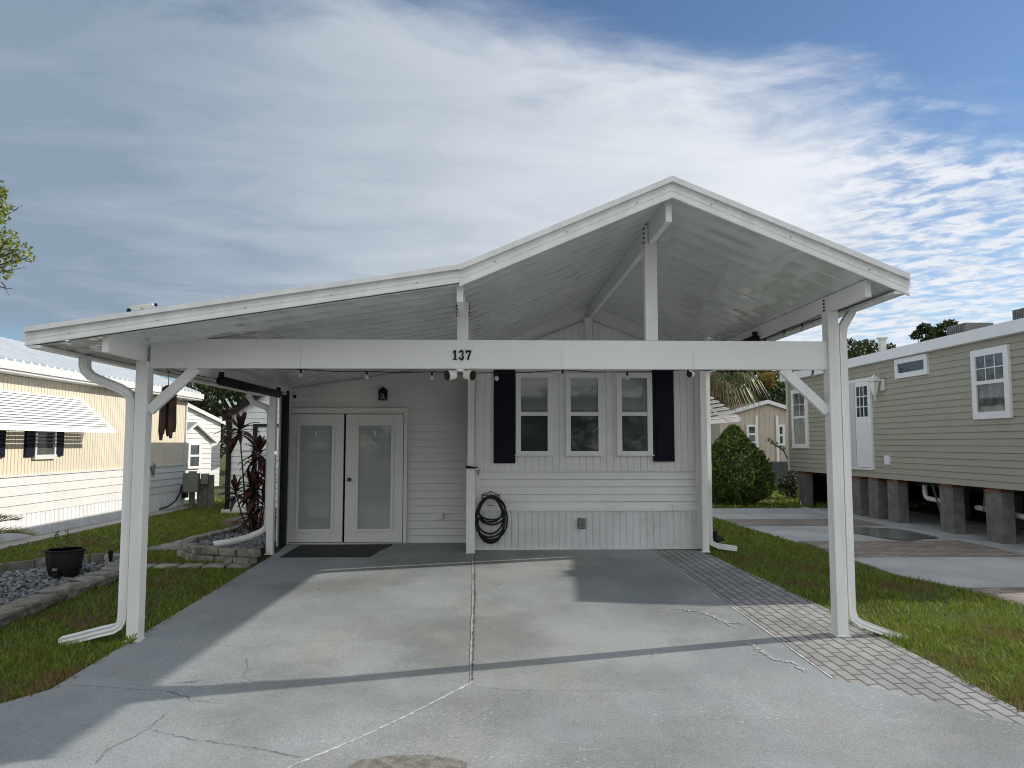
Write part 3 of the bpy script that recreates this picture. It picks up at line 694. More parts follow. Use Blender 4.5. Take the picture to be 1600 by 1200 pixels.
# ------------------------------------------------------------------ our house
def window_part(root, x0, x1, y, z0, z1, fr=.075, mats=(GL_BLIND, GL_DARK), name='window', fm=TRIM):
    """double-hung window facing -Y"""
    b = MB(); zm = (z0 + z1) / 2
    b.box(x0, x0 + fr, y - .045, y + .01, z0, z1); b.box(x1 - fr, x1, y - .045, y + .01, z0, z1)
    b.box(x0 + fr, x1 - fr, y - .045, y + .01, z1 - fr, z1); b.box(x0 + fr, x1 - fr, y - .045, y + .01, z0, z0 + fr * .8)
    b.box(x0 + fr, x1 - fr, y - .035, y + .01, zm - .03, zm + .03)
    b.box(x0 - .02, x1 + .02, y - .06, y - .046, z0 - .012, z0 + .006)
    w = b.build(name, fm, root, bevel=.004)
    for k, (a, c) in enumerate(((zm + .03, z1 - fr), (z0 + fr * .8, zm - .03))):
        p = MB(); p.quad((x0 + fr, y - .012 + .006 * k, a), (x1 - fr, y - .012 + .006 * k, a), (x1 - fr, y - .012 + .006 * k, c), (x0 + fr, y - .012 + .006 * k, c))
        p.build('pane', mats[k], w)
    return w
def our_house():
    root = thing('mobile_home', 'white mobile home with black shutters, triple windows and french doors under the carport', 'house', (1.5, 12.1, 0))
    Y = 12.0
    # cores
    b = MB(); b.box(-.30, 3.33, Y + .03, 22, .03, 2.85); b.box(-3.32, -.31, 12.91, 20, 0, 2.42); b.build('body', VINYL, root)
    # roof of the home, same outline, lower
    b = MB()
    for (xa, za), (xb, zb), y0 in ((ZT[0], ZT[1], 12.92), (ZT[1], ZT[2], 12.06), (ZT[2], ZT[3], 12.06)):
        if y0 > 12.5: xa, za = -3.5, za + (zb - za) * (-3.5 - xa) / (xb - xa)
        b.prism([(xa, y0, za - .19), (xb, y0, zb - .19), (xb, y0, zb - .29), (xa, y0, za - .29)][::-1], (0, 21.5 - y0, 0))
    b.build('roof', ROOFM, root)
    # upper vertical board wall and gable
    pk = lambda u: 3.545 - .372 * abs((u - .27) - 1.565)
    b = MB(); b.ribs((-.27, Y - .045, 1.235), (1, 0, 0), 3.60, 0, .106, .016, .012, (0, -1, 0), top=pk)
    b.box(-.268, 3.328, Y - .04, Y + .02, 1.215, 1.236); b.build('wall', VINYL, root)
    b = MB()   # plain filler above the raked trim up to the soffit
    fil = lambda x: ztop(x) - .03
    xs = [-.2, .3, .8, 1.2, 1.6, 2.0, 2.4, 2.8, 3.3]
    for xa, xb in zip(xs[:-1], xs[1:]):
        b.quad((xa, Y - .02, 2.7), (xb, Y - .02, 2.7), (xb, Y - .02, fil(xb)), (xa, Y - .02, fil(xa)))
    b.build('gable_filler', VINYL, root)
    b = MB()
    for sx in (-1, 1):
        p0 = (1.565 + sx * .06, Y - .065, 3.545); p1 = (1.565 + sx * 1.75, Y - .065, 3.545 - .372 * 1.75)
        b.bar(p0, p1, .03, .035)
        for k in range(28):
            t = (k + .5) / 28; q = Vector(p0).lerp(Vector(p1), t); b.box(q.x - .016, q.x + .016, Y - .088, Y - .078, q.z - .012, q.z + .01)
    b.build('rake_trim', VINYL, root)
    b = MB(); b.box(1.505, 1.625, Y - .10, Y - .048, 2.9, 3.64); b.build('ridge_support', WHITE, root)
    # lap band and skirting
    b = MB(); b.lap((-.27, Y - .01, .64), (1, 0, 0), 3.60, 1.215, .115, .022, (0, -1, 0)); b.build('siding_band', VINYL, root)
    b = MB(); b.box(-.19, 3.32, Y - .055, Y - .01, .608, .645); b.box(2.86, 3.30, Y - .062, Y - .012, .615, .70); b.build('ledge_trim', VINYL, root)
    b = MB(); b.ribs((-.26, Y - .03, .035), (1, 0, 0), 3.58, .61, .105, .045, .014, (0, -1, 0)); b.box(-.20, 3.3, Y - .05, Y - .01, .02, .05)
    b.build('skirting', SKIRT, root)
    # corner trims
    for a in ((3.235, 3.345, Y - .075, Y + .1, .03, 2.85), (-.20, -.12, Y - .075, Y + .02, .62, 2.86)):
        b = MB(); b.box(*a); b.build('corner_trim', WHITE, root, bevel=.004)
    # windows and shutters
    for (x0, x1) in ((.425, 1.00), (1.20, 1.79), (2.00, 2.56)):
        window_part(root, x0, x1, Y - .05, 1.47, 2.75, .08)
    for (x0, x1, z0) in ((.082, .418, 1.345), (2.565, 2.90, 1.37)):
        b = MB(); b.box(x0, x1, Y - .085, Y - .045, z0, 2.80)
        for a, c in ((z0 + .07, (z0 + 2.8) / 2 - .04), ((z0 + 2.8) / 2 + .04, 2.73)):
            b.box(x0 + .05, x1 - .05, Y - .094, Y - .086, a, c)
        b.build('shutter', NAVY, root, bevel=.004)
    # recessed wall with the french doors
    YD = 12.85; zs = lambda u: ztop(-3.32 + u) - RT - .003
    b = MB(); b.lap((-3.32, YD, .02), (1, 0, 0), 3.10, 3.2, .122, .022, (0, -1, 0), top=zs); b.build('wall', VINYL, root)
    for a in ((-.30, -.27, 11.98, YD + .05, .03, 2.9), (-3.345, -3.27, YD - .05, YD + .02, .02, 2.56)):
        b = MB(); b.box(*a); b.build('corner_trim', VINYL, root)
    b = MB(); b.prism([(-3.34, YD + .02, 2.3), (-.22, YD + .02, 2.3), (-.22, YD + .02, ztop(-.252) - .03), (-3.34, YD + .02, ztop(-3.34) - .03)], (0, .03, 0)); b.build('wall_top', VINYL, root)
    fz = 2.145
    b = MB(); b.box(-3.36, -3.29, YD - .075, YD - .017, .02, fz + .07); b.box(-1.395, -1.335, YD - .075, YD - .017, .02, fz + .07)
    b.box(-3.29, -1.395, YD - .075, YD - .017, fz, fz + .07); b.box(-3.40, -1.315, YD - .10, YD - .076, fz + .035, fz + .09)
    b.box(-3.29, -1.395, YD - .09, YD - .017, .0, .035); b.build('door_frame', DOORM, root, bevel=.003)
    b = MB(); b.box(-3.29, -1.395, YD - .029, YD - .002, .03, fz); b.build('door_backing', DARKIN, root)
    for k, (x0, x1, g0, g1) in enumerate(((-3.275, -2.385, -3.10, -2.575), (-2.350, -1.405, -2.135, -1.605))):
        b = MB(); y0, y1 = YD - .070, YD - .031; zb, zt = .045, fz - .012; gz0, gz1 = .255, 1.945
        b.box(x0, g0, y0, y1, zb, zt); b.box(g1, x1, y0, y1, zb, zt); b.box(g0, g1, y0, y1, zb, gz0); b.box(g0, g1, y0, y1, gz1, zt)
        for (a, c, d, e) in ((g0 - .045, g0, gz0 - .045, gz1 + .045), (g1, g1 + .045, gz0 - .045, gz1 + .045), (g0, g1, gz0 - .045, gz0), (g0, g1, gz1, gz1 + .045)):
            b.box(a, c, y0 - .016, y0 + .001, d, e)
        d = b.build('french_door', DOORM, root, bevel=.004)
        p = MB(); p.quad((g0, y0 + .018, gz0), (g1, y0 + .018, gz0), (g1, y0 + .018, gz1), (g0, y0 + .018, gz1)); p.build('pane', GL_DOOR, d)
        h = MB(); xm = (g0 + g1) / 2; h.box(xm - .012, xm + .012, y0 - .002, y0 + .012, gz1 - .17, gz1 - .09); h.build('blind_tilter', TRIM, d)
        if k == 1:
            h = MB(); c = (x0 + .07, y0 - .045, 1.06); h.ball(c, .032, 10); h.tube([(c[0], y0 + .002, c[2]), (c[0], y0 - .03, c[2])], .014); h.tube([(c[0], y0 + .002, c[2]), (c[0], y0 - .008, c[2])], .034, 14)
            h.build('handle', BRASS, d, smooth=True)
    # tap on the corner trim
    b = MB(); b.tube([(-.15, 11.93, 1.20), (-.15, 11.86, 1.20), (-.15, 11.84, 1.17)], .012); b.tube([(-.18, 11.87, 1.235), (-.12, 11.87, 1.235)], .01); b.tube([(-.15, 11.87, 1.2), (-.15, 11.87, 1.235)], .006)
    b.build('tap', METAL, root)
    # metal awning over a side window
    b = MB()
    for k in range(9):
        t0 = k / 9; xa = 3.36 + .66 * t0; za = 2.58 - .52 * t0
        b.prism([(xa, 12.35 - .02 * k, za), (xa + .070, 12.35 - .02 * k, za - .018), (xa + .070, 12.35 - .02 * k, za - .034), (xa + .064, 12.35 - .02 * k, za - .034), (xa, 12.35 - .02 * k, za - .006)][::-1], (0, 3.2, 0))
    b.box(4.0, 4.03, 12.16, 15.5, 2.0, 2.07)
    for y in (12.7, 14.0, 15.2): b.bar((3.36, y, 2.50), (4.01, y, 2.0), .02, .03)
    b.build('awning', TRIM, root)
our_house()

# ------------------------------------------------------------------ small things at the front of our house
def small_things():
    # wall lantern
    c = atY(599, 616, 12.78); t = thing('wall_lantern', 'black coach lantern on the wall above the french doors', 'wall lamp', c)
    b = MB(); b.box(c.x - .05, c.x + .05, 12.805, 12.825, c.z - .05, c.z + .09); b.tube([(c.x, 12.81, c.z + .04), (c.x, 12.76, c.z + .12), (c.x, 12.72, c.z + .115)], .008); b.build('wall_plate', BLACK, t)
    b = MB(); y = 12.72
    for sx in (-1, 1):
        for sy in (-1, 1): b.bar((c.x + sx * .055, y + sy * .05, c.z - .09), (c.x + sx * .062, y + sy * .055, c.z + .04), .012, .012)
    b.box(c.x - .065, c.x + .065, y - .06, y + .06, c.z - .105, c.z - .09)
    n = 10; prev = None
    b.sweep([(c.x, y, c.z + .035), (c.x, y, c.z + .07), (c.x, y, c.z + .095), (c.x, y, c.z + .11)], [(math.cos(2 * math.pi * k / n), math.sin(2 * math.pi * k / n)) for k in range(n)], radii=[.082, .07, .04, .01], up=Vector((0, 1, 0)))
    b.build('cage', BLACK, t)
    b = MB(); b.tube([(c.x, y, c.z - .09), (c.x, y, c.z - .02)], .02); b.ball((c.x, y, c.z - .01), .026, 8); b.build('bulb', BULB, t, smooth=True)
    # outlet plates and junction box
    c = atY(688, 806, 12.82); t = thing('outlet_cover', 'pale outlet cover on the lap siding right of the french doors', 'outlet', c)
    b = MB(); b.box(c.x - .055, c.x + .055, 12.80, 12.835, c.z - .06, c.z + .06); b.build('box', VINYL, t, bevel=.004)
    b = MB(); b.box(c.x - .038, c.x + .038, 12.79, 12.799, c.z - .045, c.z + .045); b.build('lid', TRIM, t, bevel=.003)
    c = atY(909, 818, 11.93); t = thing('outlet_box', 'grey weatherproof outlet box on the white skirting below the windows', 'outlet', c)
    b = MB(); b.box(c.x - .055, c.x + .055, 11.91, 11.975, c.z - .08, c.z + .08); b.build('box', GREYBOX, t, bevel=.006)
    b = MB(); b.box(c.x - .045, c.x + .045, 11.894, 11.909, c.z - .07, c.z + .07); b.ball((c.x, 11.893, c.z), .016, 8); b.build('lid', GREYBOX, t, bevel=.005)
    # door mat
    P = [gnd(*q) for q in ((438, 874), (577, 873), (613, 854), (468, 856))]
    b = MB(); b.prism([(p.x, p.y, gz(p.y) + .026) for p in P], (0, 0, .014)); tag(b.build('door_mat', RUBBER, bevel=.004), 'black rubber door mat lying before the french doors', 'door mat')
    # garden hose on its hanger
    t = thing('hose_hanger', 'black scrollwork wall hanger holding the coiled garden hose', 'hose hanger', (.04, 11.93, .8))
    b = MB(); x = .04; y = 11.88
    b.tube([(x - .13, y, .80), (x - .13, y, .87), (x - .07, y, .885), (x, y, .92), (x + .07, y, .885), (x + .13, y, .87), (x + .13, y, .80)], .006)
    b.tube([(x - .13, y, .855), (x + .13, y, .855)], .005); b.tube([(x, y, .855), (x, y, .92)], .005)
    b.tube([(x - .12, y - .10, .81), (x, y - .12, .84), (x + .12, y - .10, .81)], .006)
    for sx in (-.12, 0, .12): b.tube([(x + sx, y + .06, .83), (x + sx, y - .11, .82)], .006)
    b.tube([(x - .05, y - .03, .70), (x, y - .03, .715), (x + .05, y - .03, .70)], .006)
    b.build('frame', BLACK, t)
    h = MB(); r = random.Random(4)
    for k in range(9):
        bot = (.14, .17, .20, .24, .28, .42, .46, .50, .15)[k]; yy = 11.84 - .028 * (k % 4) + r.uniform(-.008, .008); top = .83 + .012 * (k % 3); wd = .225 + r.uniform(-.03, .025) - (.03 if bot > .4 else 0)
        pts = []; cz = (top + bot) / 2; ox = r.uniform(-.02, .02)
        for q in range(40):
            a = 2 * math.pi * q / 40; sz = math.sin(a); w = wd * (1 - .12 * sz)
            pts.append((x + ox + w * math.cos(a), yy + .015 * math.sin(2 * a + k), cz + (top - bot) / 2 * sz))
        h.tube(pts, .0145, 8, loop=True)
    h.tube([(x - .19, 11.80, .47), (x - .215, 11.79, .40), (x - .21, 11.79, .33)], .0145)
    o = h.build('garden_hose', RUBBER, smooth=True); tag(o, 'black garden hose coiled on the hanger beside the windows', 'garden hose')
    for q in (((x - .195, 11.79, .56), (x - .19, 11.78, .53)), ((x - .25, 11.79, .47), (x - .245, 11.78, .44))):
        f = MB(); f.tube(q, .02); f.build('coupling', METAL, o)
    # black clip on the middle post
    c = atY(734, 728, 11.67); t = thing('post_clamp', 'small black clamp with arms strapped round the middle back post', 'clamp', c)
    b = MB(); b.box(-.335, -.195, 11.672, 11.696, 1.275, 1.30); b.build('band', BLACK, t, bevel=.003)
    b = MB(); b.tube([(-.345, 11.67, 1.30), (-.30, 11.64, 1.31), (-.20, 11.64, 1.285), (-.155, 11.66, 1.30)], .009); b.build('arm', BLACK, t)
    # twin floodlight under the beam
    c = Vector((-.275, 7.45, 2.372)); t = thing('floodlight', 'twin headed white floodlight with black faces hanging under the number 137', 'floodlight', c)
    b = MB(); b.tube([(c.x, c.y, c.z), (c.x, c.y, c.z - .022)], .045, 16); b.build('base', TRIM, t)
    for sx in (-1, 1):
        b = MB(); b.tube([(c.x + sx * .03, c.y, c.z - .02), (c.x + sx * .05, c.y - .01, c.z - .05)], .012); b.build('arm', TRIM, t)
        p = Vector((c.x + sx * .05, c.y - .01, c.z - .055)); d = Vector((sx * .85, -.5, -.14)).normalized()
        b = MB(); b.tube([p - d * .012, p, p + d * .062, p + d * .080], 1, 14, radii=[.024, .042, .048, .050]); hd = b.build('head', CREAM, t, smooth=False)
        b = MB(); b.tube([p + d * .0805, p + d * .092], .049, 14); b.build('lens', BLACK, hd)
    # cameras
    def cam_(c, d, lab):
        t = thing('security_camera', lab, 'security camera', c); c = Vector(c); d = Vector(d).normalized()
        b = MB(); b.tube([c, c + Vector((0, 0, -.03)) if d.y < -.9 or True else c], .012, 10); b.build('mount', TRIM, t)
        p = c + Vector((0, 0, -.045)); b = MB(); b.tube([p - d * .045, p - d * .03, p + d * .02], 1, 14, radii=[.018, .028, .03]); bd = b.build('body', TRIM, t, smooth=False)
        b = MB(); b.tube([p + d * .0205, p + d * .03], .029, 14); b.build('lens', BLACK, bd)
    c = atY(1079, 577, 7.44); cam_((c.x, 7.44, 2.372), (-.65, -.75, -.1), 'white bullet camera hanging under the right half of the front beam')
    c = atY(460, 617, 12.75); cam_((c.x, 12.76, c.z + .02), (.35, -.9, -.15), 'small camera on the wall left above the french doors')
    # string lights behind the beam
    t = thing('string_lights', 'string of small clear bulbs on black cord strung behind the front beam', 'string lights', (0, 7.52, 2.35))
    bx = [(-3.0, 2.40)]; pix = [(470, 577), (573, 580), (675, 581), (776, 582), (879, 578), (980, 581), (1075, 577), (1180, 580), (1270, 577)]
    cord = [Vector((-3.26, 9.6, 2.43)), Vector((-3.22, 8.4, 2.40)), Vector((-3.15, 7.56, 2.395))]; bl = []
    for i, q in enumerate(pix):
        p = atY(q[0], q[1], 7.53); bl.append(p)
        if i: cord.append((bl[i - 1] + p) / 2 + Vector((0, 0, -.012)))
        cord.append(p)
    cord += [Vector((3.30, 7.54, 2.40))]
    b = MB(); b.tube(cord, .0045, 6)
    c2 = [Vector((3.335, 7.56, 2.94)), Vector((3.335, 8.0, 2.925)), Vector((3.335, 8.5, 2.93)), Vector((3.335, 9.1, 2.92)), Vector((3.335, 9.8, 2.93)), Vector((3.335, 11.5, 2.93))]
    b.tube(c2, .0045, 6); c3 = [Vector((-3.25, 9.6, 2.425)), Vector((-3.24, 11.0, 2.42)), Vector((-3.22, 12.3, 2.46))]; b.tube(c3, .0045, 6)
    b.build('cord', BLACK, t)
    for p in bl + [c2[1], c2[2], c2[3], Vector((-3.19, 8.1, 2.40)), Vector((-3.255, 10.4, 2.42))]:
        b = MB(); b.tube([p + Vector((0, 0, .003)), p + Vector((0, 0, -.035))], .011, 8); s = b.build('socket', BLACK, t)
        b = MB(); b.ball(p + Vector((0, 0, -.058)), .022, 10, (1, 1, 1.2)); b.build('bulb', BULB, s, smooth=True)
    # roller shades under the eave beams
    for lab, x, z, y0, y1 in (('long black roller shade hanging under the left eave beam', -3.13, 2.385, 9.05, 11.55), ('black roller shade tucked under the right eave beam above the front beam', 3.29, 2.93, 9.3, 11.3)):
        t = thing('roller_shade', lab, 'shade', (x, (y0 + y1) / 2, z))
        b = MB(); b.tube([(x, y0, z), (x, y1, z)], .055, 14); b.build('roll', BLACK, t, smooth=True)
        b = MB()
        for y in (y0 + .02, y1 - .02): b.box(x - .03, x + .03, y - .012, y + .012, z + .02, z + .10)
        b.build('bracket', BLACK, t)
    # wind chime
    c = Vector((-3.14, 7.62, 2.43)); t = thing('wind_chime', 'brown bamboo wind chime hanging behind the left knee brace', 'wind chime', c)
    b = MB(); b.tube([c, c + Vector((0, 0, -.03)), c + Vector((-.02, 0, -.05)), c + Vector((0, 0, -.08)), c + Vector((0, 0, -.22))], .004); b.build('hook', BLACK, t)
    b = MB(); b.tube([c + Vector((0, 0, -.21)), c + Vector((0, 0, -.235)), c + Vector((0, 0, -.30))], 1, 12, radii=[.02, .06, .065]); b.build('top_disc', CHIME, t)
    for k in range(5):
        a = 2 * math.pi * k / 5 + .5; q = c + Vector((.055 * math.cos(a), .045 * math.sin(a), -.29)); L = .38 + .10 * ((k * 37) % 5) / 5
        b = MB(); b.tube([q, q + Vector((.006 * math.cos(a), 0, -L * .8)), q + Vector((.008 * math.cos(a) + .004, 0, -L))], 1, 9, radii=[.024, .026, .014]); b.build('chime_tube', CHIME, t)
    # antenna on the carport roof
    t = thing('roof_antenna', 'small white flat antenna on a short mast above the left roof edge', 'antenna', (-3.33, 7.42, ztop(-3.33)))
    c = atY(222, 482, 7.42)
    b = MB(); b.tube([(c.x, 7.42, ztop(c.x) - .02), (c.x, 7.42, c.z)], .012); b.build('mast', METAL, t)
    b = MB(); b.prism([(c.x - .10, 7.36, c.z - .006), (c.x - .02, 7.34, c.z + .004), (c.x + .12, 7.36, c.z + .028), (c.x + .12, 7.48, c.z + .03), (c.x - .02, 7.5, c.z + .006), (c.x - .1, 7.48, c.z - .004)], (0, 0, .012)); b.build('panel', CREAM, t, bevel=.004)
    b = MB(); b.ball((c.x - .125, 7.42, c.z - .02), .022, 8); b.ball((c.x + .13, 7.42, c.z + .036), .017, 8); b.build('end_cap', BLACK, t)
    # black spotlight stake by the right corner
    c = gnd(1115, 858); c = Vector((3.52, 11.95, 0)); t = thing('stake_light', 'black flat solar spotlight on a stake at the right house corner', 'garden light', c)
    b = MB(); b.tube([c, c + Vector((0, 0, .14))], .012); b.build('stake', BLACK, t)
    b = MB(); b.prism([(c.x - .10, c.y - .08, .15), (c.x + .12, c.y - .08, .15), (c.x + .12, c.y + .08, .19), (c.x - .10, c.y + .08, .19)], (0, 0, .03)); b.box(c.x - .07, c.x + .05, c.y - .03, c.y + .05, .12, .155); b.build('panel', BLACK, t, bevel=.004)
    b = MB(); b.box(c.x - .06, c.x + .02, c.y - .06, c.y + .04, .215, .30); b.build('lamp_head', BLACK, t, bevel=.01)
small_things()

# ------------------------------------------------------------------ left garden beds
def rough_block(b, c, sx, sy, sz, rot, r, jit=.012):
    cs, sn = math.cos(rot), math.sin(rot); vs = []
    for dx, dy, dz in ((-1, -1, 0), (1, -1, 0), (1, 1, 0), (-1, 1, 0), (-1, -1, 1), (1, -1, 1), (1, 1, 1), (-1, 1, 1)):
        x = dx * sx / 2 + r.uniform(-jit, jit); y = dy * sy / 2 + r.uniform(-jit, jit); z = dz * sz + (r.uniform(-jit, jit) * .6 if dz else 0)
        vs.append((c[0] + x * cs - y * sn, c[1] + x * sn + y * cs, c[2] + z))
    b.add(vs, [(0, 3, 2, 1), (4, 5, 6, 7), (0, 1, 5, 4), (1, 2, 6, 5), (2, 3, 7, 6), (3, 0, 4, 7)])
def gravel(name, inside, bbox, n, zf, s):
    ico = []; t = (1 + 5 ** .5) / 2
    V0 = unit(np.array([(-1, t, 0), (1, t, 0), (-1, -t, 0), (1, -t, 0), (0, -1, t), (0, 1, t), (0, -1, -t), (0, 1, -t), (t, 0, -1), (t, 0, 1), (-t, 0, -1), (-t, 0, 1)], float))
    Fc = np.array([(0, 11, 5), (0, 5, 1), (0, 1, 7), (0, 7, 10), (0, 10, 11), (1, 5, 9), (5, 11, 4), (11, 10, 2), (10, 7, 6), (7, 1, 8), (3, 9, 4), (3, 4, 2), (3, 2, 6), (3, 6, 8), (3, 8, 9), (4, 9, 5), (2, 4, 11), (6, 2, 10), (8, 6, 7), (9, 8, 1)])
    Vs = []; Ls = []; k = 0; tries = 0
    while k < n and tries < n * 20:
        tries += 1; x = rng.uniform(bbox[0], bbox[1]); y = rng.uniform(bbox[2], bbox[3])
        if not inside(x, y): continue
        sc = s * rng.uniform(.5, 1.25) * np.array([rng.uniform(.8, 1.4), rng.uniform(.7, 1.1), rng.uniform(.4, .75)]); a = rng.uniform(0, 6.28)
        V = V0 * rng.uniform(.8, 1.15, (12, 1)) * sc; tl = rng.uniform(-.5, .5)
        V = V @ np.array([[math.cos(a), math.sin(a), 0], [-math.sin(a), math.cos(a), 0], [0, 0, 1]]) @ np.array([[1, 0, 0], [0, math.cos(tl), math.sin(tl)], [0, -math.sin(tl), math.cos(tl)]])
        Vs.append(V + np.array([x, y, zf(x, y) + rng.uniform(0, .03)])); Ls.append((Fc + k * 12).ravel()); k += 1
    L = np.concatenate(Ls); return tag(np_mesh(name, np.concatenate(Vs), L, np.arange(0, len(L), 3), GRAVEL), kind='stuff')
def left_beds():
    r = random.Random(11)
    # near bed: front row of stacked flat stones, back row of edging blocks
    front = [Vector((-4.95, 7.3, 0)), Vector((-4.93, 8.2, 0)), Vector((-4.86, 9.2, 0)), Vector((-4.80, 10.0, 0)), Vector((-4.95, 10.75, 0)), Vector((-5.18, 10.95, 0))]
    def along(pts, step):
        out = []; acc = 0.0
        for a, c in zip(pts[:-1], pts[1:]):
            L = (c - a).length; d = (c - a) / L; t = acc
            while t < L: out.append((a + d * t, math.atan2(d.y, d.x))); t += step
            acc = t - L
        return out
    for course in (0, 1):
        for i, (p, a) in enumerate(along(front, .31)):
            b = MB(); w = .27 if course else .22
            rough_block(b, (p.x + r.uniform(-.02, .02), p.y + (course * .12), gz(p.y) + course * .085), .30, w, .08 if not course else .055, a + r.uniform(-.12, .12), r, .028)
            o = b.build('flat_stone' if course else 'base_stone', FLAG if course else STONE, bevel=.012)
            tag(o, 'flat weathered capping stone along the near edge of the left gravel bed' if course else 'rough dark stone under the flat capping stones of the left bed', 'stone', 'capping stones of the left gravel bed' if course else 'lower stones of the left gravel bed')
    for i, (p, a) in enumerate(along([Vector((-7.0, 9.9, 0)), Vector((-6.35, 10.45, 0)), Vector((-5.9, 10.9, 0)), Vector((-5.3, 11.15, 0))], .34)):
        b = MB(); rough_block(b, (p.x, p.y, gz(p.y) - .02), .32, .09, .17, a, r, .008); o = b.build('edging_block', BLOCK, bevel=.01)
        tag(o, 'smooth grey upright edging block at the back of the left gravel bed', 'edging block', 'edging blocks behind the barrel planter')
    poly = [(-7.0, 9.85), (-6.3, 10.4), (-5.85, 10.85), (-5.25, 11.1), (-4.95, 10.7), (-4.85, 10.0), (-4.9, 9.2), (-4.97, 8.2), (-5.0, 7.3), (-6.2, 7.3)]
    def inpoly(pl):
        def f(x, y):
            c = False; j = len(pl) - 1
            for i in range(len(pl)):
                if (pl[i][1] > y) != (pl[j][1] > y) and x < (pl[j][0] - pl[i][0]) * (y - pl[i][1]) / (pl[j][1] - pl[i][1]) + pl[i][0]: c = not c
                j = i
            return c
        return f
    gravel('gravel', inpoly(poly), (-7, -4.7, 7.3, 11.1), 4200, lambda x, y: gz(y) + .02, .031)
    # far bed: two courses of split blocks
    runs = [Vector((-3.38, 11.10, 0)), Vector((-4.20, 11.38, 0)), Vector((-4.52, 11.75, 0)), Vector((-4.62, 12.3, 0)), Vector((-4.50, 13.2, 0)), Vector((-4.33, 14.6, 0))]
    for course in (0, 1):
        for i, (p, a) in enumerate(along(runs, .30)):
            b = MB(); q = p + Vector((0, .02 * course, 0)); rough_block(b, (q.x + (.05 if not course else 0) * math.cos(a), q.y, gz(q.y) - .01 + course * .105), .285, .17, .10, a + r.uniform(-.04, .04), r, .012)
            o = b.build('wall_block', STONE, bevel=.012)
            tag(o, ('top' if course else 'bottom') + ' course tan split block of the low wall round the red leaved plant', 'wall block', ('top' if course else 'bottom') + ' course blocks of the low bed wall')
    poly2 = [(-3.3, 11.15), (-4.15, 11.4), (-4.45, 11.8), (-4.53, 12.3), (-4.4, 13.2), (-4.25, 14.6), (-3.4, 14.6), (-3.4, 12.0)]
    gravel('gravel', inpoly(poly2), (-4.6, -3.3, 11.1, 14.6), 2300, lambda x, y: .10, .03)
    b = MB(); b.prism([(x, y, gz(y)) for x, y in poly2][::-1], (0, 0, .11)); tag(b.build('bed_soil', SOIL), kind='structure')
    b = MB(); b.tube([(-3.335, 11.86, .50), (-3.34, 11.86, .39), (-3.42, 11.82, .32), (-3.58, 11.74, .25), (-3.8, 11.63, .20), (-4.02, 11.53, .175)], .05, 14)
    o = b.build('drain_pipe', PVC, smooth=True); tag(o, 'white round drain pipe lying across the gravel of the far bed', 'drain pipe')
    # barrel planter
    c = gnd(100, 905); c.z = gz(c.y); t = thing('barrel_planter', 'dark half barrel planter with a sparse plant on the left gravel bed', 'planter', c)
    b = MB(); n = 28; hh = [0, .06, .14, .22, .30, .355, .36]; rr = [.155, .178, .198, .213, .222, .224, .21]
    prof = [(math.cos(2 * math.pi * k / n) * (1 if k % 3 else .93), math.sin(2 * math.pi * k / n) * (1 if k % 3 else .93)) for k in range(n)]
    b.sweep([c + Vector((0, 0, h + .02)) for h in hh], prof, radii=rr, up=Vector((0, 1, 0))); b.build('barrel', BARREL, t)
    b = MB()
    for h, q in ((.33, .231), (.11, .196)):
        b.sweep([c + Vector((0, 0, h + .02)), c + Vector((0, 0, h + .05))], [(math.cos(2 * math.pi * k / 28), math.sin(2 * math.pi * k / 28)) for k in range(28)], radii=[q, q + .004], up=Vector((0, 1, 0)))
    b.build('hoop', BLACK, t)
    b = MB(); b.tube([c + Vector((0, 0, .36)), c + Vector((0, 0, .372))], .207, 20); b.build('soil', SOIL, t)
    b = MB(); b.box(c.x - .03, c.x + .03, c.y - .232, c.y - .222, c.z + .14, c.z + .17); b.build('label_plate', METAL, t)
    b = MB(); b.bar((c.x + .02, c.y - .225, c.z + .03), (c.x + .02, c.y - .225, c.z + .13), .05, .03, up=Vector((0, 1, 0))); b.build('front_stave', BLACK, t)
    p = thing('potted_plant', 'small leggy green plant growing in the dark barrel planter', 'plant', c + Vector((0, 0, .38)))
    b = MB(); cl = []
    for k, (dx, dy, hh_) in enumerate(((-.12, 0, .20), (.0, .03, .22), (.03, -.02, .17), (.09, 0, .15), (-.08, .02, .12))):
        q = p.location + Vector((dx, dy, hh_)); b.tube([p.location + Vector((dx * .5, dy * .5, 0)), p.location + Vector((dx * .7, dy, hh_ * .5)), q], .004, 5); cl.append((dx, dy, hh_, .03, .03, .04)); cl.append((dx * .7, dy, hh_ * .6, .03, .03, .03))
    b.build('stem', STEMM, p); leaf_cloud('foliage', cl, 90, .035, .02, LEAFS, p)
    # solar stake light
    c = gnd(172, 888); c.z = gz(c.y); t = thing('solar_light', 'small black solar stake light at the tip of the left gravel bed', 'garden light', c)
    b = MB(); b.tube([c, c + Vector((0, 0, .12))], .012); b.build('stake', BLACK, t)
    b = MB(); b.tube([c + Vector((0, 0, q)) for q in (.10, .15, .23, .25)], 1, 12, radii=[.014, .026, .034, .022]); b.build('head', BLACK, t)
left_beds()

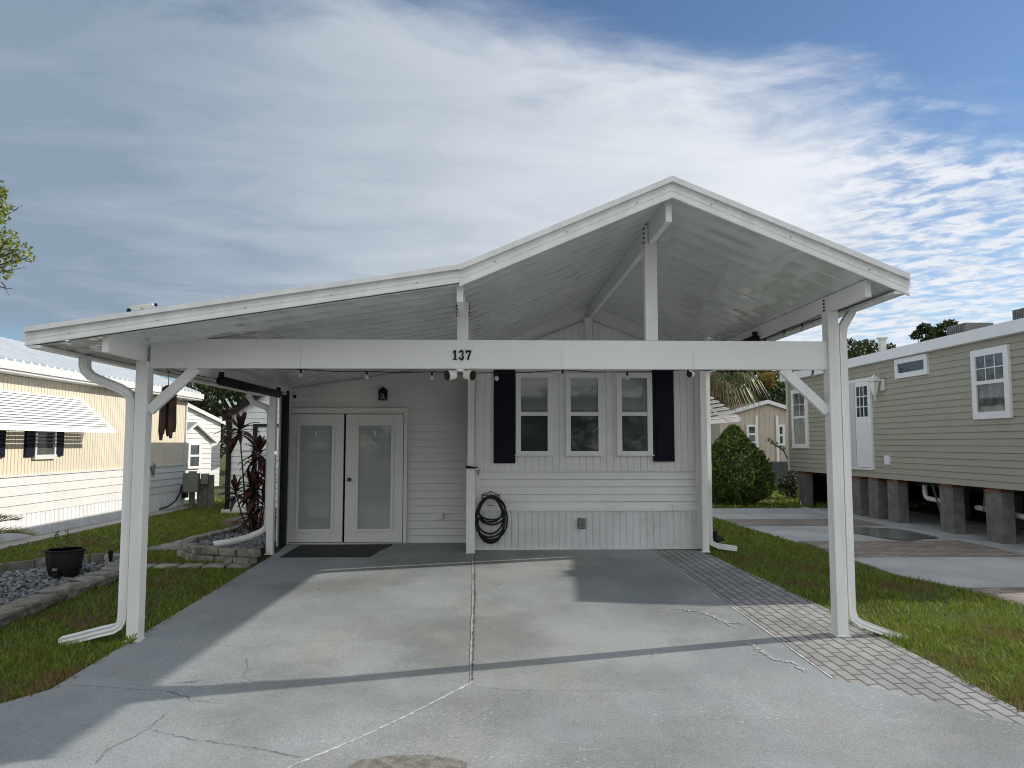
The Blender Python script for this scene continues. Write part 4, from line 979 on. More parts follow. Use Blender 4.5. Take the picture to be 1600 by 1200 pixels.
def cordyline():
    base = Vector((-4.02, 13.6, .1)); t = thing('red_leaf_plant', 'tall burgundy leaved ti plant with bare canes beside the carport post', 'plant', base)
    r = random.Random(3); heads = []; b = MB()
    spec = [((-.33, .0, 1.32), .38, 26), ((.02, .0, 1.02), .34, 22), ((-.34, -.1, .52), .30, 14), ((-.02, -.1, .55), .36, 22), ((.12, .05, .70), .34, 20), ((-.12, 0, .62), .30, 16), ((-.08, -.1, .24), .30, 16), ((.14, 0, .36), .32, 18), ((-.10, .1, .86), .26, 12), ((.05, -.15, .05), .22, 10)]
    spec = [((a, c, d * 1.36 + .03), L * 1.12, n) for (a, c, d), L, n in spec]
    for (dx, dy, dz), L, n in spec:
        h = base + Vector((dx, dy, dz)); s = base + Vector((dx * .25, dy * .3, 0))
        b.tube([s, s.lerp(h, .4) + Vector((dx * .12, 0, 0)), s.lerp(h, .8) + Vector((dx * .05, 0, 0)), h], 1, 6, radii=[.016, .014, .012, .012]); heads.append((h, L, n))
    b.build('cane', STEMM, t)
    lv = MB()
    for h, L, n in heads:
        n = int(n * 1.15)
        for k in range(n):
            a = 2.399 * k + r.uniform(-.3, .3); el = 1.35 - 1.75 * (k / n) + r.uniform(-.12, .12); LL = L * r.uniform(.75, 1.1)
            d = Vector((math.cos(a) * math.cos(el), math.sin(a) * math.cos(el), math.sin(el))); side = d.cross(Vector((0, 0, 1)))
            if side.length < .05: side = Vector((1, 0, 0))
            side.normalize(); p = h - Vector((0, 0, .12 * k / n)); rows = []
            for q in range(6):
                tt = q / 5; w = .040 * (math.sin(math.pi * (tt * .9 + .06)) ** .8) * (LL / .34); pt = p + d * LL * tt + Vector((0, 0, -LL * .55 * tt * tt * max(.15, math.cos(el))))
                rows.append((pt - side * w + Vector((0, 0, .006)), pt - Vector((0, 0, .006)), pt + side * w + Vector((0, 0, .006))))
            for u, v in zip(rows[:-1], rows[1:]): lv.add([*u, *v], [(0, 1, 4, 3), (1, 2, 5, 4)])
    lv.build('foliage', CORDY, t)
cordyline()

def sago():
    base = Vector((-5.42, 8.05, gz(8.05))); t = thing('sago_palm', 'yellowing sago palm whose frond tip reaches in at the left edge', 'palm', base)
    b = MB(); b.tube([base, base + Vector((0, 0, .4)), base + Vector((0, 0, .74))], 1, 10, radii=[.13, .15, .08]); b.build('trunk', BARK, t)
    lf = MB(); r = random.Random(2)
    for k in range(15):
        a = 2 * math.pi * k / 15 - .04; L = .86 if k else .98; el = .55 + .3 * (k % 2) if k else .62; pts = []
        for q in range(12):
            tt = q / 11; pts.append(base + Vector((0, 0, .74)) + Vector((math.cos(a) * math.cos(el), math.sin(a) * math.cos(el), math.sin(el))) * L * tt + Vector((0, 0, -.42 * L * tt ** 2)))
        lf.tube(pts, .006, 5)
        for q in range(2, 12):
            for sub in (0, .5):
                i = min(q, 11); p = pts[i - 1].lerp(pts[i], sub) if i else pts[0]; tg = (pts[i] - pts[i - 1]).normalized()
                for sd in (-1, 1):
                    s = tg.cross(Vector((0, 0, 1))).normalized() * sd; d = (s * .75 + tg * .75 + Vector((0, 0, .25))).normalized(); ll = .17 * math.sin(math.pi * (q / 13)) + .03
                    w = tg * .008; lf.add([p - w, p + w, p + d * ll * .6 + w, p + d * ll, p + d * ll * .6 - w], [(0, 1, 2, 3, 4)])
    lf.build('frond', FROND, t)
sago()

# ------------------------------------------------------------------ left neighbour
def left_house():
    X = -8.0; root = thing('neighbour_house', 'beige and white mobile home with ribbed metal roof to the left', 'house', (-9.6, 14.5, 0)); y0, y1 = 8.2, 20.6; L = y1 - y0
    b = MB(); b.box(-11.2, X - .03, y0 + .01, y1 - .02, 0, 2.78); b.build('body', BEIGE, root)
    U = (0, 1, 0); N = (1, 0, 0)
    b = MB(); b.ribs((X, y0, 1.10), U, L, 2.79, .098, .022, .012, N); b.build('wall', BEIGE, root)
    b = MB(); b.lap((X, y0, .44), U, L, 1.10, .165, .018, N); b.box(X - .01, X + .03, y0, y1, 1.085, 1.115); b.build('siding_band', LWHITE, root)
    b = MB(); b.ribs((X + .005, y0, -.02), U, L, .44, .145, .045, .014, N); b.build('skirting', SKIRT, root)
    b = MB(); b.box(X - .03, X + .035, y1 - .07, y1, 0, 2.79); b.build('corner_trim', LWHITE, root)
    # roof: two slopes with standing ribs
    ze, zr, xe, xr = 2.97, 3.70, -7.68, -9.6
    b = MB(); b.prism([(xe, y0 - .3, ze), (xr, y0 - .3, zr), (-11.5, y0 - .3, ze), (-11.5, y0 - .3, ze - .06), (xr, y0 - .3, zr - .06), (xe, y0 - .3, ze - .06)], (0, L + .6, 0))
    k = 0
    while y0 - .2 + k * .23 < y1 + .25:
        y = y0 - .2 + k * .23; b.prism([(xe, y, ze + .002), (xe, y + .07, ze + .002), (xe, y + .066, ze + .045), (xe, y + .004, ze + .045)][::-1], (xr - xe, 0, zr - ze)); k += 1
    b.prism([(xr - .12, y0 - .3, zr - .03), (xr, y0 - .3, zr + .035), (xr + .12, y0 - .3, zr - .03)][::-1], (0, L + .6, 0))
    b.build('roof', ROOFM, root)
    b = MB(); b.box(xe - .02, xe + .015, y0 - .32, y1 + .32, 2.84, 2.975); b.box(X - .05, xe - .02, y0 - .3, y1 + .3, 2.80, 2.845); b.build('fascia', LWHITE, root)
    b = MB(); b.prism([(-11.2, y1 - .02, 2.7), (X, y1 - .02, 2.7), (xr, y1 - .02, zr - .07)], (0, .02, 0)); b.build('gable', BEIGE, root)
    for a, c in ((13.79, 14.44), (12.05, 12.70)):
        b = MB(); z0, z1 = 1.42, 2.42
        b.box(X, X + .05, a, a + .05, z0, z1); b.box(X, X + .05, c - .05, c, z0, z1); b.box(X, X + .05, a + .05, c - .05, z1 - .05, z1); b.box(X, X + .06, a - .02, c + .02, z0 - .05, z0 + .03); b.box(X, X + .04, a + .05, c - .05, 1.88, 1.93)
        w = b.build('window', LWHITE, root)
        p = MB(); p.quad((X + .02, a + .05, z0 + .03), (X + .02, c - .05, z0 + .03), (X + .02, c - .05, z1 - .05), (X + .02, a + .05, z1 - .05)); p.build('pane', GL_FAR, w)
    for a, c in ((13.53, 13.78), (14.45, 14.71), (12.71, 12.96), (11.78, 12.04)):
        b = MB(); b.box(X + .002, X + .04, a, c, 1.42, 2.44); b.build('shutter', NAVY, root)
    # clamshell awning
    b = MB(); n = 13; ye = 15.28
    for k in range(n):
        t = k / n; xa = X + .03 + .52 * t; za = 2.52 - .60 * t; yy = ye + .28 * t
        b.box(xa - .025, xa - .020, 9.5, yy - .02, za - .05, za - .005); b.box(xa + .030, xa + .040, 9.5, yy, za - .028, za); b.box(xa, xa + .030, 9.5, yy, za - .004, za)
        b.prism([(xa + .03, yy - .02, za), (xa + .04, yy, za), (X + .02, yy + .0, za), (X + .02, yy - .012, za)], (0, 0, -.028))
    b.box(X + .56, X + .585, 9.5, ye + .30, 1.855, 1.93)
    b.bar((X + .02, ye - .12, 2.50), (X + .555, ye + .12, 1.88), .02, .02); b.bar((X + .02, 13.0, 2.50), (X + .54, 13.0, 1.88), .03, .02)
    b.build('awning', TRIM, root)
left_house()
def left_extras():
    p = atX(239, 735, -7.96); t = thing('wall_ornament', 'small grey triangular ornament on the white siding of the beige house', 'ornament', p)
    b = MB(); b.prism([(-7.965, p.y - .14, p.z + .10), (-7.965, p.y + .12, p.z + .14), (-7.965, p.y + .05, p.z - .15)], (.02, 0, 0)); b.build('plate', GREYBOX, t)
    b = MB(); b.tube([(-7.955, p.y, p.z + .12), (-7.955, p.y, p.z + .20)], .006); b.build('hook', GREYBOX, t)
    p = atX(287, 768, -7.96); t = thing('cable_box', 'small black cable box low on the far corner of the beige house', 'cable box', p)
    b = MB(); b.box(-7.97, -7.86, p.y - .09, p.y + .09, p.z - .16, p.z + .16); b.build('box', BLACK, t, bevel=.01)
    b = MB(); b.tube([(-7.93, p.y, p.z + .16), (-7.95, p.y, p.z + .45)], .012); b.build('cable', BLACK, t)
left_extras()

def gable_box(name, label, cat, x0, x1, y0, y1, ze, zp, wm, rm, reveal=.13, trim=None, xp=None, vertical=False):
    xp = (x0 + x1) / 2 if xp is None else xp
    root = thing(name, label, cat, ((x0 + x1) / 2, y0, 0)); f = lambda u: (ze + (zp - ze) * (1 - abs(x0 + u - xp) / max(xp - x0 if x0 + u < xp else x1 - xp, .01)))
    b = MB()
    if vertical: b.ribs((x0, y0, 0), (1, 0, 0), x1 - x0, zp, .2, .02, .012, (0, -1, 0), top=f)
    else: b.lap((x0, y0, 0), (1, 0, 0), x1 - x0, zp, reveal, .015, (0, -1, 0), top=f)
    b.prism([(x0, y0 + .02, 0), (x1, y0 + .02, 0), (x1, y0 + .02, ze), (xp, y0 + .02, zp - .02), (x0, y0 + .02, ze)], (0, y1 - y0 - .02, 0)); b.build('wall', wm, root)
    b = MB(); o = .12; sl = (zp - ze) / (xp - x0); sr = (zp - ze) / (x1 - xp)
    b.prism([(x0 - o, y0 - o, ze - o * sl + .02), (xp, y0 - o, zp + .02), (x1 + o, y0 - o, ze - o * sr + .02), (x1 + o, y0 - o, ze - o * sr + .10), (xp, y0 - o, zp + .11), (x0 - o, y0 - o, ze - o * sl + .10)][::-1], (0, y1 - y0 + 2 * o, 0)); b.build('roof', rm, root)
    if trim:
        b = MB(); b.prism([(x0 - o, y0 - o - .02, ze - o * sl - .03), (xp, y0 - o - .02, zp - .03), (x1 + o, y0 - o - .02, ze - o * sr - .03), (x1 + o, y0 - o - .02, ze - o * sr + .11), (xp, y0 - o - .02, zp + .12), (x0 - o, y0 - o - .02, ze - o * sl + .11)][::-1], (0, .018, 0)); b.build('fascia', trim, root)
    return root
def back_left():
    # grey-white shed near
    r = gable_box('garden_shed', 'pale lap sided shed with black corner trim behind the red leaved plant', 'shed', -6.2, -3.7, 18.6, 21.8, 2.28, 3.12, SHEDW, BROWNR, .15, BLACK)
    b = MB(); b.box(-6.24, -6.13, 18.55, 18.62, .1, 2.3); b.build('corner_trim', BLACK, r)
    b = MB(); b.box(-5.62, -5.52, 18.56, 18.59, .12, 2.05); b.box(-5.62, -4.2, 18.56, 18.59, 2.05, 2.12); d = b.build('door_frame', DARKTRACK, r)
    b = MB(); b.box(-6.3, -3.6, 18.5, 18.58, 0, .1); b.build('base_board', LWHITE, r)
    # small white shed
    r = gable_box('storage_shed', 'small white gabled shed with one narrow window behind the utility boxes', 'shed', -9.25, -7.95, 23.2, 24.8, 1.72, 2.18, LWHITE, LWHITE, .15)
    shed = r
    def win(p, x0, x1, y, z0, z1, nm='window'):
        b = MB(); f = .07; b.box(x0 - f, x0, y - .05, y, z0 - f, z1 + f); b.box(x1, x1 + f, y - .05, y, z0 - f, z1 + f); b.box(x0, x1, y - .05, y, z1, z1 + f); b.box(x0, x1, y - .05, y, z0 - f, z0); zm = (z0 + z1) / 2; b.box(x0, x1, y - .045, y, zm - .03, zm + .03)
        w = b.build(nm, TRIM, p); q = MB(); q.quad((x0, y - .025, z0), (x1, y - .025, z0), (x1, y - .025, z1), (x0, y - .025, z1)); q.build('pane', GL_FAR, w); return w
    win(r, -8.78, -8.46, 23.18, .98, 1.60); r.location = (-8.75, 23.2, 0); r.rotation_euler = (0, 0, math.radians(62))
    # white house behind it, with screened porch
    r = gable_box('white_house', 'white mobile home with a shallow roof far behind the small white shed', 'house', -15.0, -9.5, 28.0, 36, 2.45, 3.45, LWHITE, LWHITE, .16, LWHITE)
    r.location = (-11.9, 28.2, 0); r.rotation_euler = (0, 0, math.radians(60)); r = thing('screened_porch', 'white screened porch far behind, between the white shed and the pale lap sided shed', 'porch', (-8.2, 31.5, 0))
    b = MB(); b.box(-8.98, -7.6, 29.0, 33, 0, .75); b.box(-8.98, -7.4, 28.9, 33.1, 2.3, 2.42)
    for x in (-8.9, -8.3, -7.65): b.box(x, x + .06, 28.98, 29.04, .75, 2.3)
    pr = b.build('porch', LWHITE, r); b = MB(); b.box(-8.9, -7.7, 29.05, 29.1, .76, 2.3); b.build('screen', GL_FAR, pr)
    # utility pedestal
    c = Vector((-7.35, 19.95, 0)); t = thing('utility_pedestal', 'grey meter box on a weathered wooden board beside the beige house', 'meter box', c)
    b = MB(); b.box(-7.72, -7.34, 19.78, 19.95, .42, .90); b.box(-7.60, -7.42, 19.82, 19.93, .90, .95); b.build('meter_box', GREYBOX, t, bevel=.01)
    b = MB(); b.box(-7.30, -7.12, 19.86, 19.97, .62, .88); b.build('switch_box', GREYBOX, t, bevel=.01)
    for x, h in ((-7.56, .45), (-7.36, .75), (-7.22, .80), (-7.08, .85)):
        b = MB(); b.box(x - .065, x + .065, 19.98, 20.04, -.02, h); b.build('board', WOODG, t)
    b = MB(); b.tube([(-7.76, 19.86, .6), (-7.80, 19.84, .40), (-7.84, 19.7, .22), (-7.9, 19.4, .10), (-8.0, 19.1, .06)], .018); b.build('cable', BLACK, t)
    c = Vector((-8.0, 25.6, 0)); t = thing('green_utility_box', 'small dull green utility box standing beyond the white shed', 'utility box', (-7.75, 26.0, 0))
    b = MB(); b.box(-8.0, -7.55, 25.8, 26.2, 0, .55); b.build('cabinet', mat('dull_green', (.12, .17, .13), .6), t, bevel=.03)
    b = MB(); b.box(-8.03, -7.52, 25.77, 26.23, .55, .6); b.build('lid', MATS['dull_green'], t, bevel=.02)
back_left()

# ------------------------------------------------------------------ right neighbour on piers
def sage_house():
    X = 8.0; root = thing('sage_house', 'sage green mobile home raised on concrete block piers to the right', 'house', (10, 15, .95)); y0, y1 = 10.15, 20.3; L = y1 - y0; zb, zt = .945, 3.32
    b = MB(); b.box(X + .03, 12.2, y0, y1, zb + .02, zt); b.build('body', SAGE, root)
    b = MB(); b.lap((X, y1, zb), (0, -1, 0), L, zt, .112, .013, (-1, 0, 0)); b.build('wall', SAGE, root)
    b = MB(); b.box(X - .025, X + .05, y1 - .05, y1 + .03, zb - .01, zt); b.build('corner_trim', CREAM, root)
    ze, zr, xr = 3.50, 3.93, 10.1
    b = MB(); b.prism([(7.88, y0 - .1, ze), (xr, y0 - .1, zr), (12.35, y0 - .1, ze), (12.35, y0 - .1, ze - .1), (xr, y0 - .1, zr - .1), (7.88, y0 - .1, ze - .1)], (0, L + .2, 0)); b.build('roof', GREYBOX, root)
    b = MB(); b.box(7.855, 7.885, y0 - .12, y1 + .12, 3.30, 3.492); b.box(7.885, X + .02, y0 - .1, y1 + .1, 3.30, 3.315); b.build('fascia', TRIM, root)
    def win(ya, yb, z0, z1, fr, grid=None, panes=(GL_FAR, GL_FAR), dark=False):
        b = MB(); x = X - .055; b.box(x, X, ya, ya + fr, z0, z1); b.box(x, X, yb - fr, yb, z0, z1); b.box(x, X, ya + fr, yb - fr, z1 - fr, z1); b.box(x, X, ya + fr, yb - fr, z0, z0 + fr)
        zm = z0 + (z1 - z0) * .52
        if grid: b.box(x + .01, X, ya + fr, yb - fr, zm - .03, zm + .03)
        w = b.build('window', TRIM, root, bevel=.004)
        p = MB(); p.quad((X - .028, ya + fr, z0 + fr), (X - .028, yb - fr, z0 + fr), (X - .028, yb - fr, z1 - fr), (X - .028, ya + fr, z1 - fr)); p.build('pane', panes[0], w)
        if grid:
            g = MB(); a, c, d, e = ya + fr, yb - fr, zm + .03, z1 - fr
            for k in range(1, grid): y = a + (c - a) * k / grid; g.box(X - .036, X - .030, y - .008, y + .008, d, e)
            g.box(X - .035, X - .029, a, c, (d + e) / 2 - .008, (d + e) / 2 + .008)
            g.build('muntin', TRIM, w)
    BL = glass_mat('glass_with_blind', (.13, .14, .135), col2=(.05, .055, .055), vs=6)
    win(18.97, 19.93, 1.53, 3.05, .11, 2, (BL,)); win(11.46, 12.37, 2.04, 3.17, .115, 3, (BL,)); win(13.63, 14.74, 2.905, 3.285, .10, None, (GL_DARK,))
    # door with side panel
    b = MB(); b.box(X - .05, X, 15.74, 15.80, 1.14, 3.03); b.box(X - .05, X, 16.86, 16.92, 1.14, 3.03); b.box(X - .05, X, 15.80, 16.86, 2.97, 3.03); b.box(X - .07, X, 15.74, 16.92, 1.10, 1.14); b.build('door_frame', TRIM, root)
    b = MB(); b.box(X - .045, X - .002, 16.44, 16.86, 1.14, 2.97); b.build('side_panel', mat('pale_lilac_white', (.60, .62, .68), .4, .02), root)
    b = MB(); b.box(X - .042, X - .002, 15.80, 16.42, 1.15, 2.97)
    for z in (1.35, 1.85): b.box(X - .048, X - .042, 15.90, 16.08, z, z + .35); b.box(X - .048, X - .042, 16.14, 16.32, z, z + .35)
    d = b.build('door', TRIM, root, bevel=.003)
    p = MB(); p.box(X - .047, X - .043, 15.88, 16.34, 2.22, 2.86); p.build('pane', GL_DARK, d)
    p = MB()
    for y in (16.03, 16.19): p.box(X - .054, X - .047, y - .01, y + .01, 2.22, 2.86)
    for z in (2.43, 2.65): p.box(X - .053, X - .0475, 15.88, 16.34, z - .01, z + .01)
    p.build('muntin', TRIM, d)
    # outlet plate, roof vents
    b = MB(); b.box(X - .04, X, 15.10, 15.28, 1.23, 1.41); b.box(X - .05, X - .04, 15.13, 15.18, 1.33, 1.38); b.box(X - .05, X - .04, 15.2, 15.25, 1.26, 1.31); b.build('outlet_plate', TRIM, root)
    for y, w in ((13.2, .55), (11.55, .35)):
        b = MB(); b.box(8.25, 8.75, y - w / 2, y + w / 2, 3.52, 3.74)
        for k in range(9): yy = y - w / 2 + w * (k + .5) / 9; b.box(8.235, 8.25, yy - .012, yy + .012, 3.58, 3.74)
        b.build('roof_vent', GREYBOX, root, bevel=.03)
    b = MB(); b.box(8.3, 8.42, 15.9, 16.0, 3.5, 3.86); b.box(8.27, 8.45, 15.87, 16.03, 3.86, 3.9); b.build('flue', CREAM, root)
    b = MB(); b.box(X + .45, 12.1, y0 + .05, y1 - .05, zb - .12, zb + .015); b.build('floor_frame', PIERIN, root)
    # plumbing below the floor
    b = MB(); x = 8.35
    b.tube([(x, 14.55, .86), (x, 14.55, .70), (x, 14.52, .64), (x, 14.45, .61), (x, 13.7, .585), (x, 13.45, .58)], .045, 12); b.tube([(x, 13.72, .60), (x, 13.72, .86)], .02, 8)
    b.tube([(x, 13.62, .545), (x - .10, 13.58, .54)], .06, 14); b.tube([(x, 13.0, .56), (x, 12.2, .53), (x, 11.7, .50), (x, 11.45, .49), (x, 11.38, .53), (x, 11.36, .6), (x, 11.36, .86)], .045, 12)
    b.build('waste_pipe', PVC, root, smooth=True)
    for a, c in (((8.2, 14.05, .90), (8.15, 13.55, .06)), ((8.2, 12.55, .90), (8.15, 12.22, .05)), ((8.2, 17.9, .9), (8.15, 17.7, .05)), ((8.2, 19.95, .9), (8.0, 19.6, .05)), ((8.25, 12.6, .9), (8.3, 12.75, .5))):
        b = MB(); b.bar(a, c, .035, .006); b.build('tie_down_strap', METAL, root)
    # lantern by the door
    c = Vector((7.84, 15.32, 2.88)); t = thing('porch_lantern', 'white tapered porch lantern beside the door of the sage house', 'wall lamp', c)
    b = MB(); b.box(7.94, 7.982, 15.17, 15.30, 2.72, 2.95); b.bar((7.95, 15.26, 2.93), (7.86, 15.32, 3.0), .03, .03); b.build('wall_plate', LAMPW, t)
    n = 6; pr = [(math.cos(2 * math.pi * k / n), math.sin(2 * math.pi * k / n)) for k in range(n)]
    b = MB(); b.sweep([(7.84, 15.34, z) for z in (2.62, 2.66, 2.90, 2.91)], pr, radii=[.02, .045, .115, .10], up=Vector((0, 1, 0))); b.build('lamp_body', LAMPW, t)
    b = MB(); b.sweep([(7.84, 15.34, z) for z in (2.91, 2.93, 3.0, 3.05)], pr, radii=[.15, .15, .05, .01], up=Vector((0, 1, 0))); b.build('cap', LAMPW, t)
    b = MB(); b.bar((7.84, 15.34, 2.63), (7.83, 15.30, 2.52), .02, .02); b.build('finial', LAMPW, t)
    # piers
    names = ['first block pier from the far end of the sage house', 'second block pier from the far end under the sage house door', 'third block pier from the far end just right of the carport post', 'fourth block pier from the far end, left of the white pipe elbow',
             'block pier between the two white pipe openings under the sage house', 'nearest full block pier in view at the right edge', 'block pier cut by the right edge of the view']
    first = None
    for i, y in enumerate((19.55, 16.65, 15.9, 15.12, 13.33, 12.06, 10.62)):
        if first is None:
            t = thing('block_pier', names[i] + ', grey concrete', 'pier', (8.12, y, 0), 'concrete block piers under the sage house')
            for k in range(4):
                b = MB(); b.box(8.02, 8.22, y - .2, y + .2, gz(10.6) * 0 + k * .221 - (.06 if k == 0 else 0), k * .221 + .2195); b.build('concrete_block', BLOCK, t, bevel=.003)
            b = MB(); b.box(8.00, 8.24, y - .19, y + .19, .884, .908); b.box(8.03, 8.21, y - .17, y + .17, .908, .94); b.build('wood_cap', WCAP, t); first = t
        else: dup(first, (8.12, y, 0), names[i] + ', grey concrete')
    lab2 = ['inner block pier seen through the left pipe opening', 'inner block pier seen through the right pipe opening', 'inner block pier deep in shade near the far end']
    for i, (x, y) in enumerate(((9.9, 16.0), (9.9, 14.4), (9.9, 18.3))): dup(first, (x, y, 0), lab2[i] + ' below the sage house')
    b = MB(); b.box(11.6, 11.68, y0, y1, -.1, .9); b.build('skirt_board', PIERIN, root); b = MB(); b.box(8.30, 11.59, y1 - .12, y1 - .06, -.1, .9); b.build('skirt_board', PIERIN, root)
    b = MB(); b.box(8.28, 8.36, 11.2, 14.6, -.02, .065); b.build('kerb_rail', PVC, root)
before = set(COL.objects); sage_house()
for o in set(COL.objects) - before:            # the whole house stands a little farther and larger than first measured
    if o.parent is None:
        o.location = ORG + (o.location - ORG) * 1.05; o.scale = (1.05, 1.05, 1.05)

# ------------------------------------------------------------------ behind, right
def back_right():
    r = gable_box('beige_house', 'pinkish beige mobile home with a brown roof behind the conical shrub', 'house', 9.1, 12.7, 30, 44, 2.72, 3.25, PINKB, BROWNR, .15, TRIM, xp=11.0, vertical=True)
    for (a, c) in (((1170, 667), (1179, 690)), ((1218, 667), (1222, 693))):
        p = atY(a[0], c[1], 29.97); q = atY(c[0], a[1], 29.97)
        b = MB(); f = .09; b.box(p.x - f, p.x, 29.92, 29.97, p.z - f, q.z + f); b.box(q.x, q.x + f, 29.92, 29.97, p.z - f, q.z + f); b.box(p.x, q.x, 29.92, 29.97, q.z, q.z + f); b.box(p.x, q.x, 29.92, 29.97, p.z - f, p.z); zm = (p.z + q.z) / 2; b.box(p.x, q.x, 29.925, 29.97, zm - .04, zm + .04)
        w = b.build('window', TRIM, r); m = MB(); m.quad((p.x, 29.95, p.z), (q.x, 29.95, p.z), (q.x, 29.95, q.z), (p.x, 29.95, q.z)); m.build('pane', GL_FAR, w)
    b = MB()
    for px in (1184, 1216): p = atY(px, 700, 29.9); b.box(p.x - .05, p.x + .05, 29.93, 29.96, 0, 2.75)
    b.build('corner_trim', TRIM, r)
    b = MB(); b.lap((9.1, 29.94, 0), (1, 0, 0), 3.6, .95, .13, .02, (0, -1, 0)); b.build('skirting', SAGE, r)
    # lower wing reaching left behind the awning
    r2 = thing('cream_house', 'cream sided house wing with white eaves left of the conical shrub', 'house', (7.5, 33, 0))
    b = MB(); b.ribs((5.5, 32, 0), (1, 0, 0), 3.4, 2.55, .2, .02, .012, (0, -1, 0)); b.box(5.5, 8.9, 32.03, 38, 0, 2.5); b.build('wall', PINKB, r2)
    b = MB(); b.box(5.2, 9.0, 31.6, 38, 2.55, 2.85); b.build('fascia', TRIM, r2)
    for px in (1097, 1121):
        p = atY(px, 690, 31.95); b = MB(); b.box(p.x - .32, p.x + .32, 31.93, 31.985, 1.35, 2.25); w = b.build('window', TRIM, r2); b = MB(); b.box(p.x - .25, p.x + .25, 31.92, 31.929, 1.42, 2.18); b.build('pane', GL_FAR, w)
    # wooden fence
    b = MB(); t = thing('wood_fence', 'short grey board fence panel at the far end of the lawn', 'fence', (11, 27.5, 0))
    for k in range(14): b.box(10.15 + k * .15, 10.15 + k * .15 + .135, 27.5, 27.53, .02, 1.0)
    b.build('board_panel', FENCEW, t); b = MB(); b.box(10.12, 12.3, 27.54, 27.59, .3, .38); b.box(10.12, 12.3, 27.54, 27.59, .75, .83); b.build('rail', FENCEW, t)
    # conical arborvitae
    c = Vector((6.75, 21.0, 0)); t = thing('conical_shrub', 'large dense cone shaped evergreen shrub on the lawn between the houses', 'shrub', c)
    n = 15000; th = rng.uniform(0, 2 * np.pi, n); u = rng.random(n); h = 2.28 * (1 - np.sqrt(1 - u * .995))
    hh = h / 2.28; prof = 1.03 * np.clip(np.sin(np.clip((hh + .28) / 1.28, 0, 1) * np.pi) ** .75 * 1.0, 0, 1) * np.where(hh > .3, (1 - (hh - .3) / .7) ** .48, 1) * np.where(hh < .12, .72 + hh / .12 * .28, 1)
    prof = np.maximum(prof, .02)
    nz = np.array([noise.noise((math.cos(a) * 2.2, math.sin(a) * 2.2, z * 2.6)) + .5 * noise.noise((math.cos(a) * 6, math.sin(a) * 6, z * 6)) for a, z in zip(th, h)])
    rad = prof * (1 + .22 * nz) * (1 - .28 * rng.random(n) ** 2) * np.where(rng.random(n) < .03, 1.09, 1.0)
    C = np.stack([rad * np.cos(th), rad * np.sin(th), h + .04], 1); O = np.stack([np.cos(th) * .8, np.sin(th) * .8, np.full(n, .6)], 1)
    D = unit(O + rng.normal(size=(n, 3)) * .5); sd = unit(np.cross(D, rng.normal(size=(n, 3)))); V, idx, st = leaf_quads(C, D, sd, rng.uniform(.08, .17, n), rng.uniform(.03, .065, n)); np_mesh('foliage', V, idx, st, LEAFS, t)
    b = MB(); b.tube([c, c + Vector((0, 0, .5)), c + Vector((0, 0, 1.5))], 1, 8, radii=[.10, .08, .03]); b.tube([c + Vector((.25, -.4, .02)), c + Vector((.1, -.2, .6))], .03); b.build('trunk', BARK, t)
    # low shrubs
    for lab, px, py, sc, lm, sd_ in (('small yellow green bush at the foot of the fence', 1197, 775, .34, LEAFY, 1), ('dark narrow bush at the corner of the sage house', 1240, 768, .55, LEAFO, 2)):
        g = gnd(px, py); g.y = min(g.y, 23.5); g = Vector(((px - 763) / 1200 * 22.8, 22.8, 0)); t = thing('low_shrub', lab, 'shrub', g)
        leaf_cloud('foliage', [(rng.uniform(-.2, .2) * sc * 2, rng.uniform(-.2, .2), sc * rng.uniform(.3, 1.2), sc * .5, sc * .5, sc * .45) for _ in range(7)], 900, .09, .045, lm, t)
        b = MB(); [b.tube([g, g + Vector((rng.uniform(-.2, .2) * sc, 0, sc))], .012, 5) for _ in range(4)]; b.build('stem', BARK, t)
    # bare leaning branch plant by the sage house corner
    g = Vector((9.05, 22.6, 0)); t = thing('gangly_plant', 'gangly bare stemmed plant leaning left of the sage house corner', 'plant', g)
    b = MB(); tip = g + Vector((-.75, 0, 1.75)); b.tube([g, g + Vector((-.05, 0, .9)), g + Vector((-.3, 0, 1.45)), tip], 1, 6, radii=[.03, .025, .02, .01]); b.tube([g + Vector((-.05, 0, .9)), g + Vector((.1, 0, 1.5))], .015, 5); b.build('stem', BARK, t)
    leaf_cloud('foliage', [(-.75 + .12 * k, 0, 1.75 - .07 * k, .08, .08, .07) for k in range(6)] + [(.1, 0, 1.45, .15, .15, .2), (0, 0, .7, .2, .2, .3)], 300, .09, .035, LEAFO, t)
    # cabbage palm
    g = Vector((6.55, 23.0, 0)); t = thing('cabbage_palm', 'cabbage palm with a skirt of drooping dry fronds right of the home', 'palm', g); top = Vector((0, 0, 4.3))
    b = MB(); b.tube([g + Vector((0, 0, z)) for z in (0, .3, 1.5, 3.0, 4.2)], 1, 12, radii=[.22, .17, .15, .15, .19]); b.build('trunk', BARK, t)
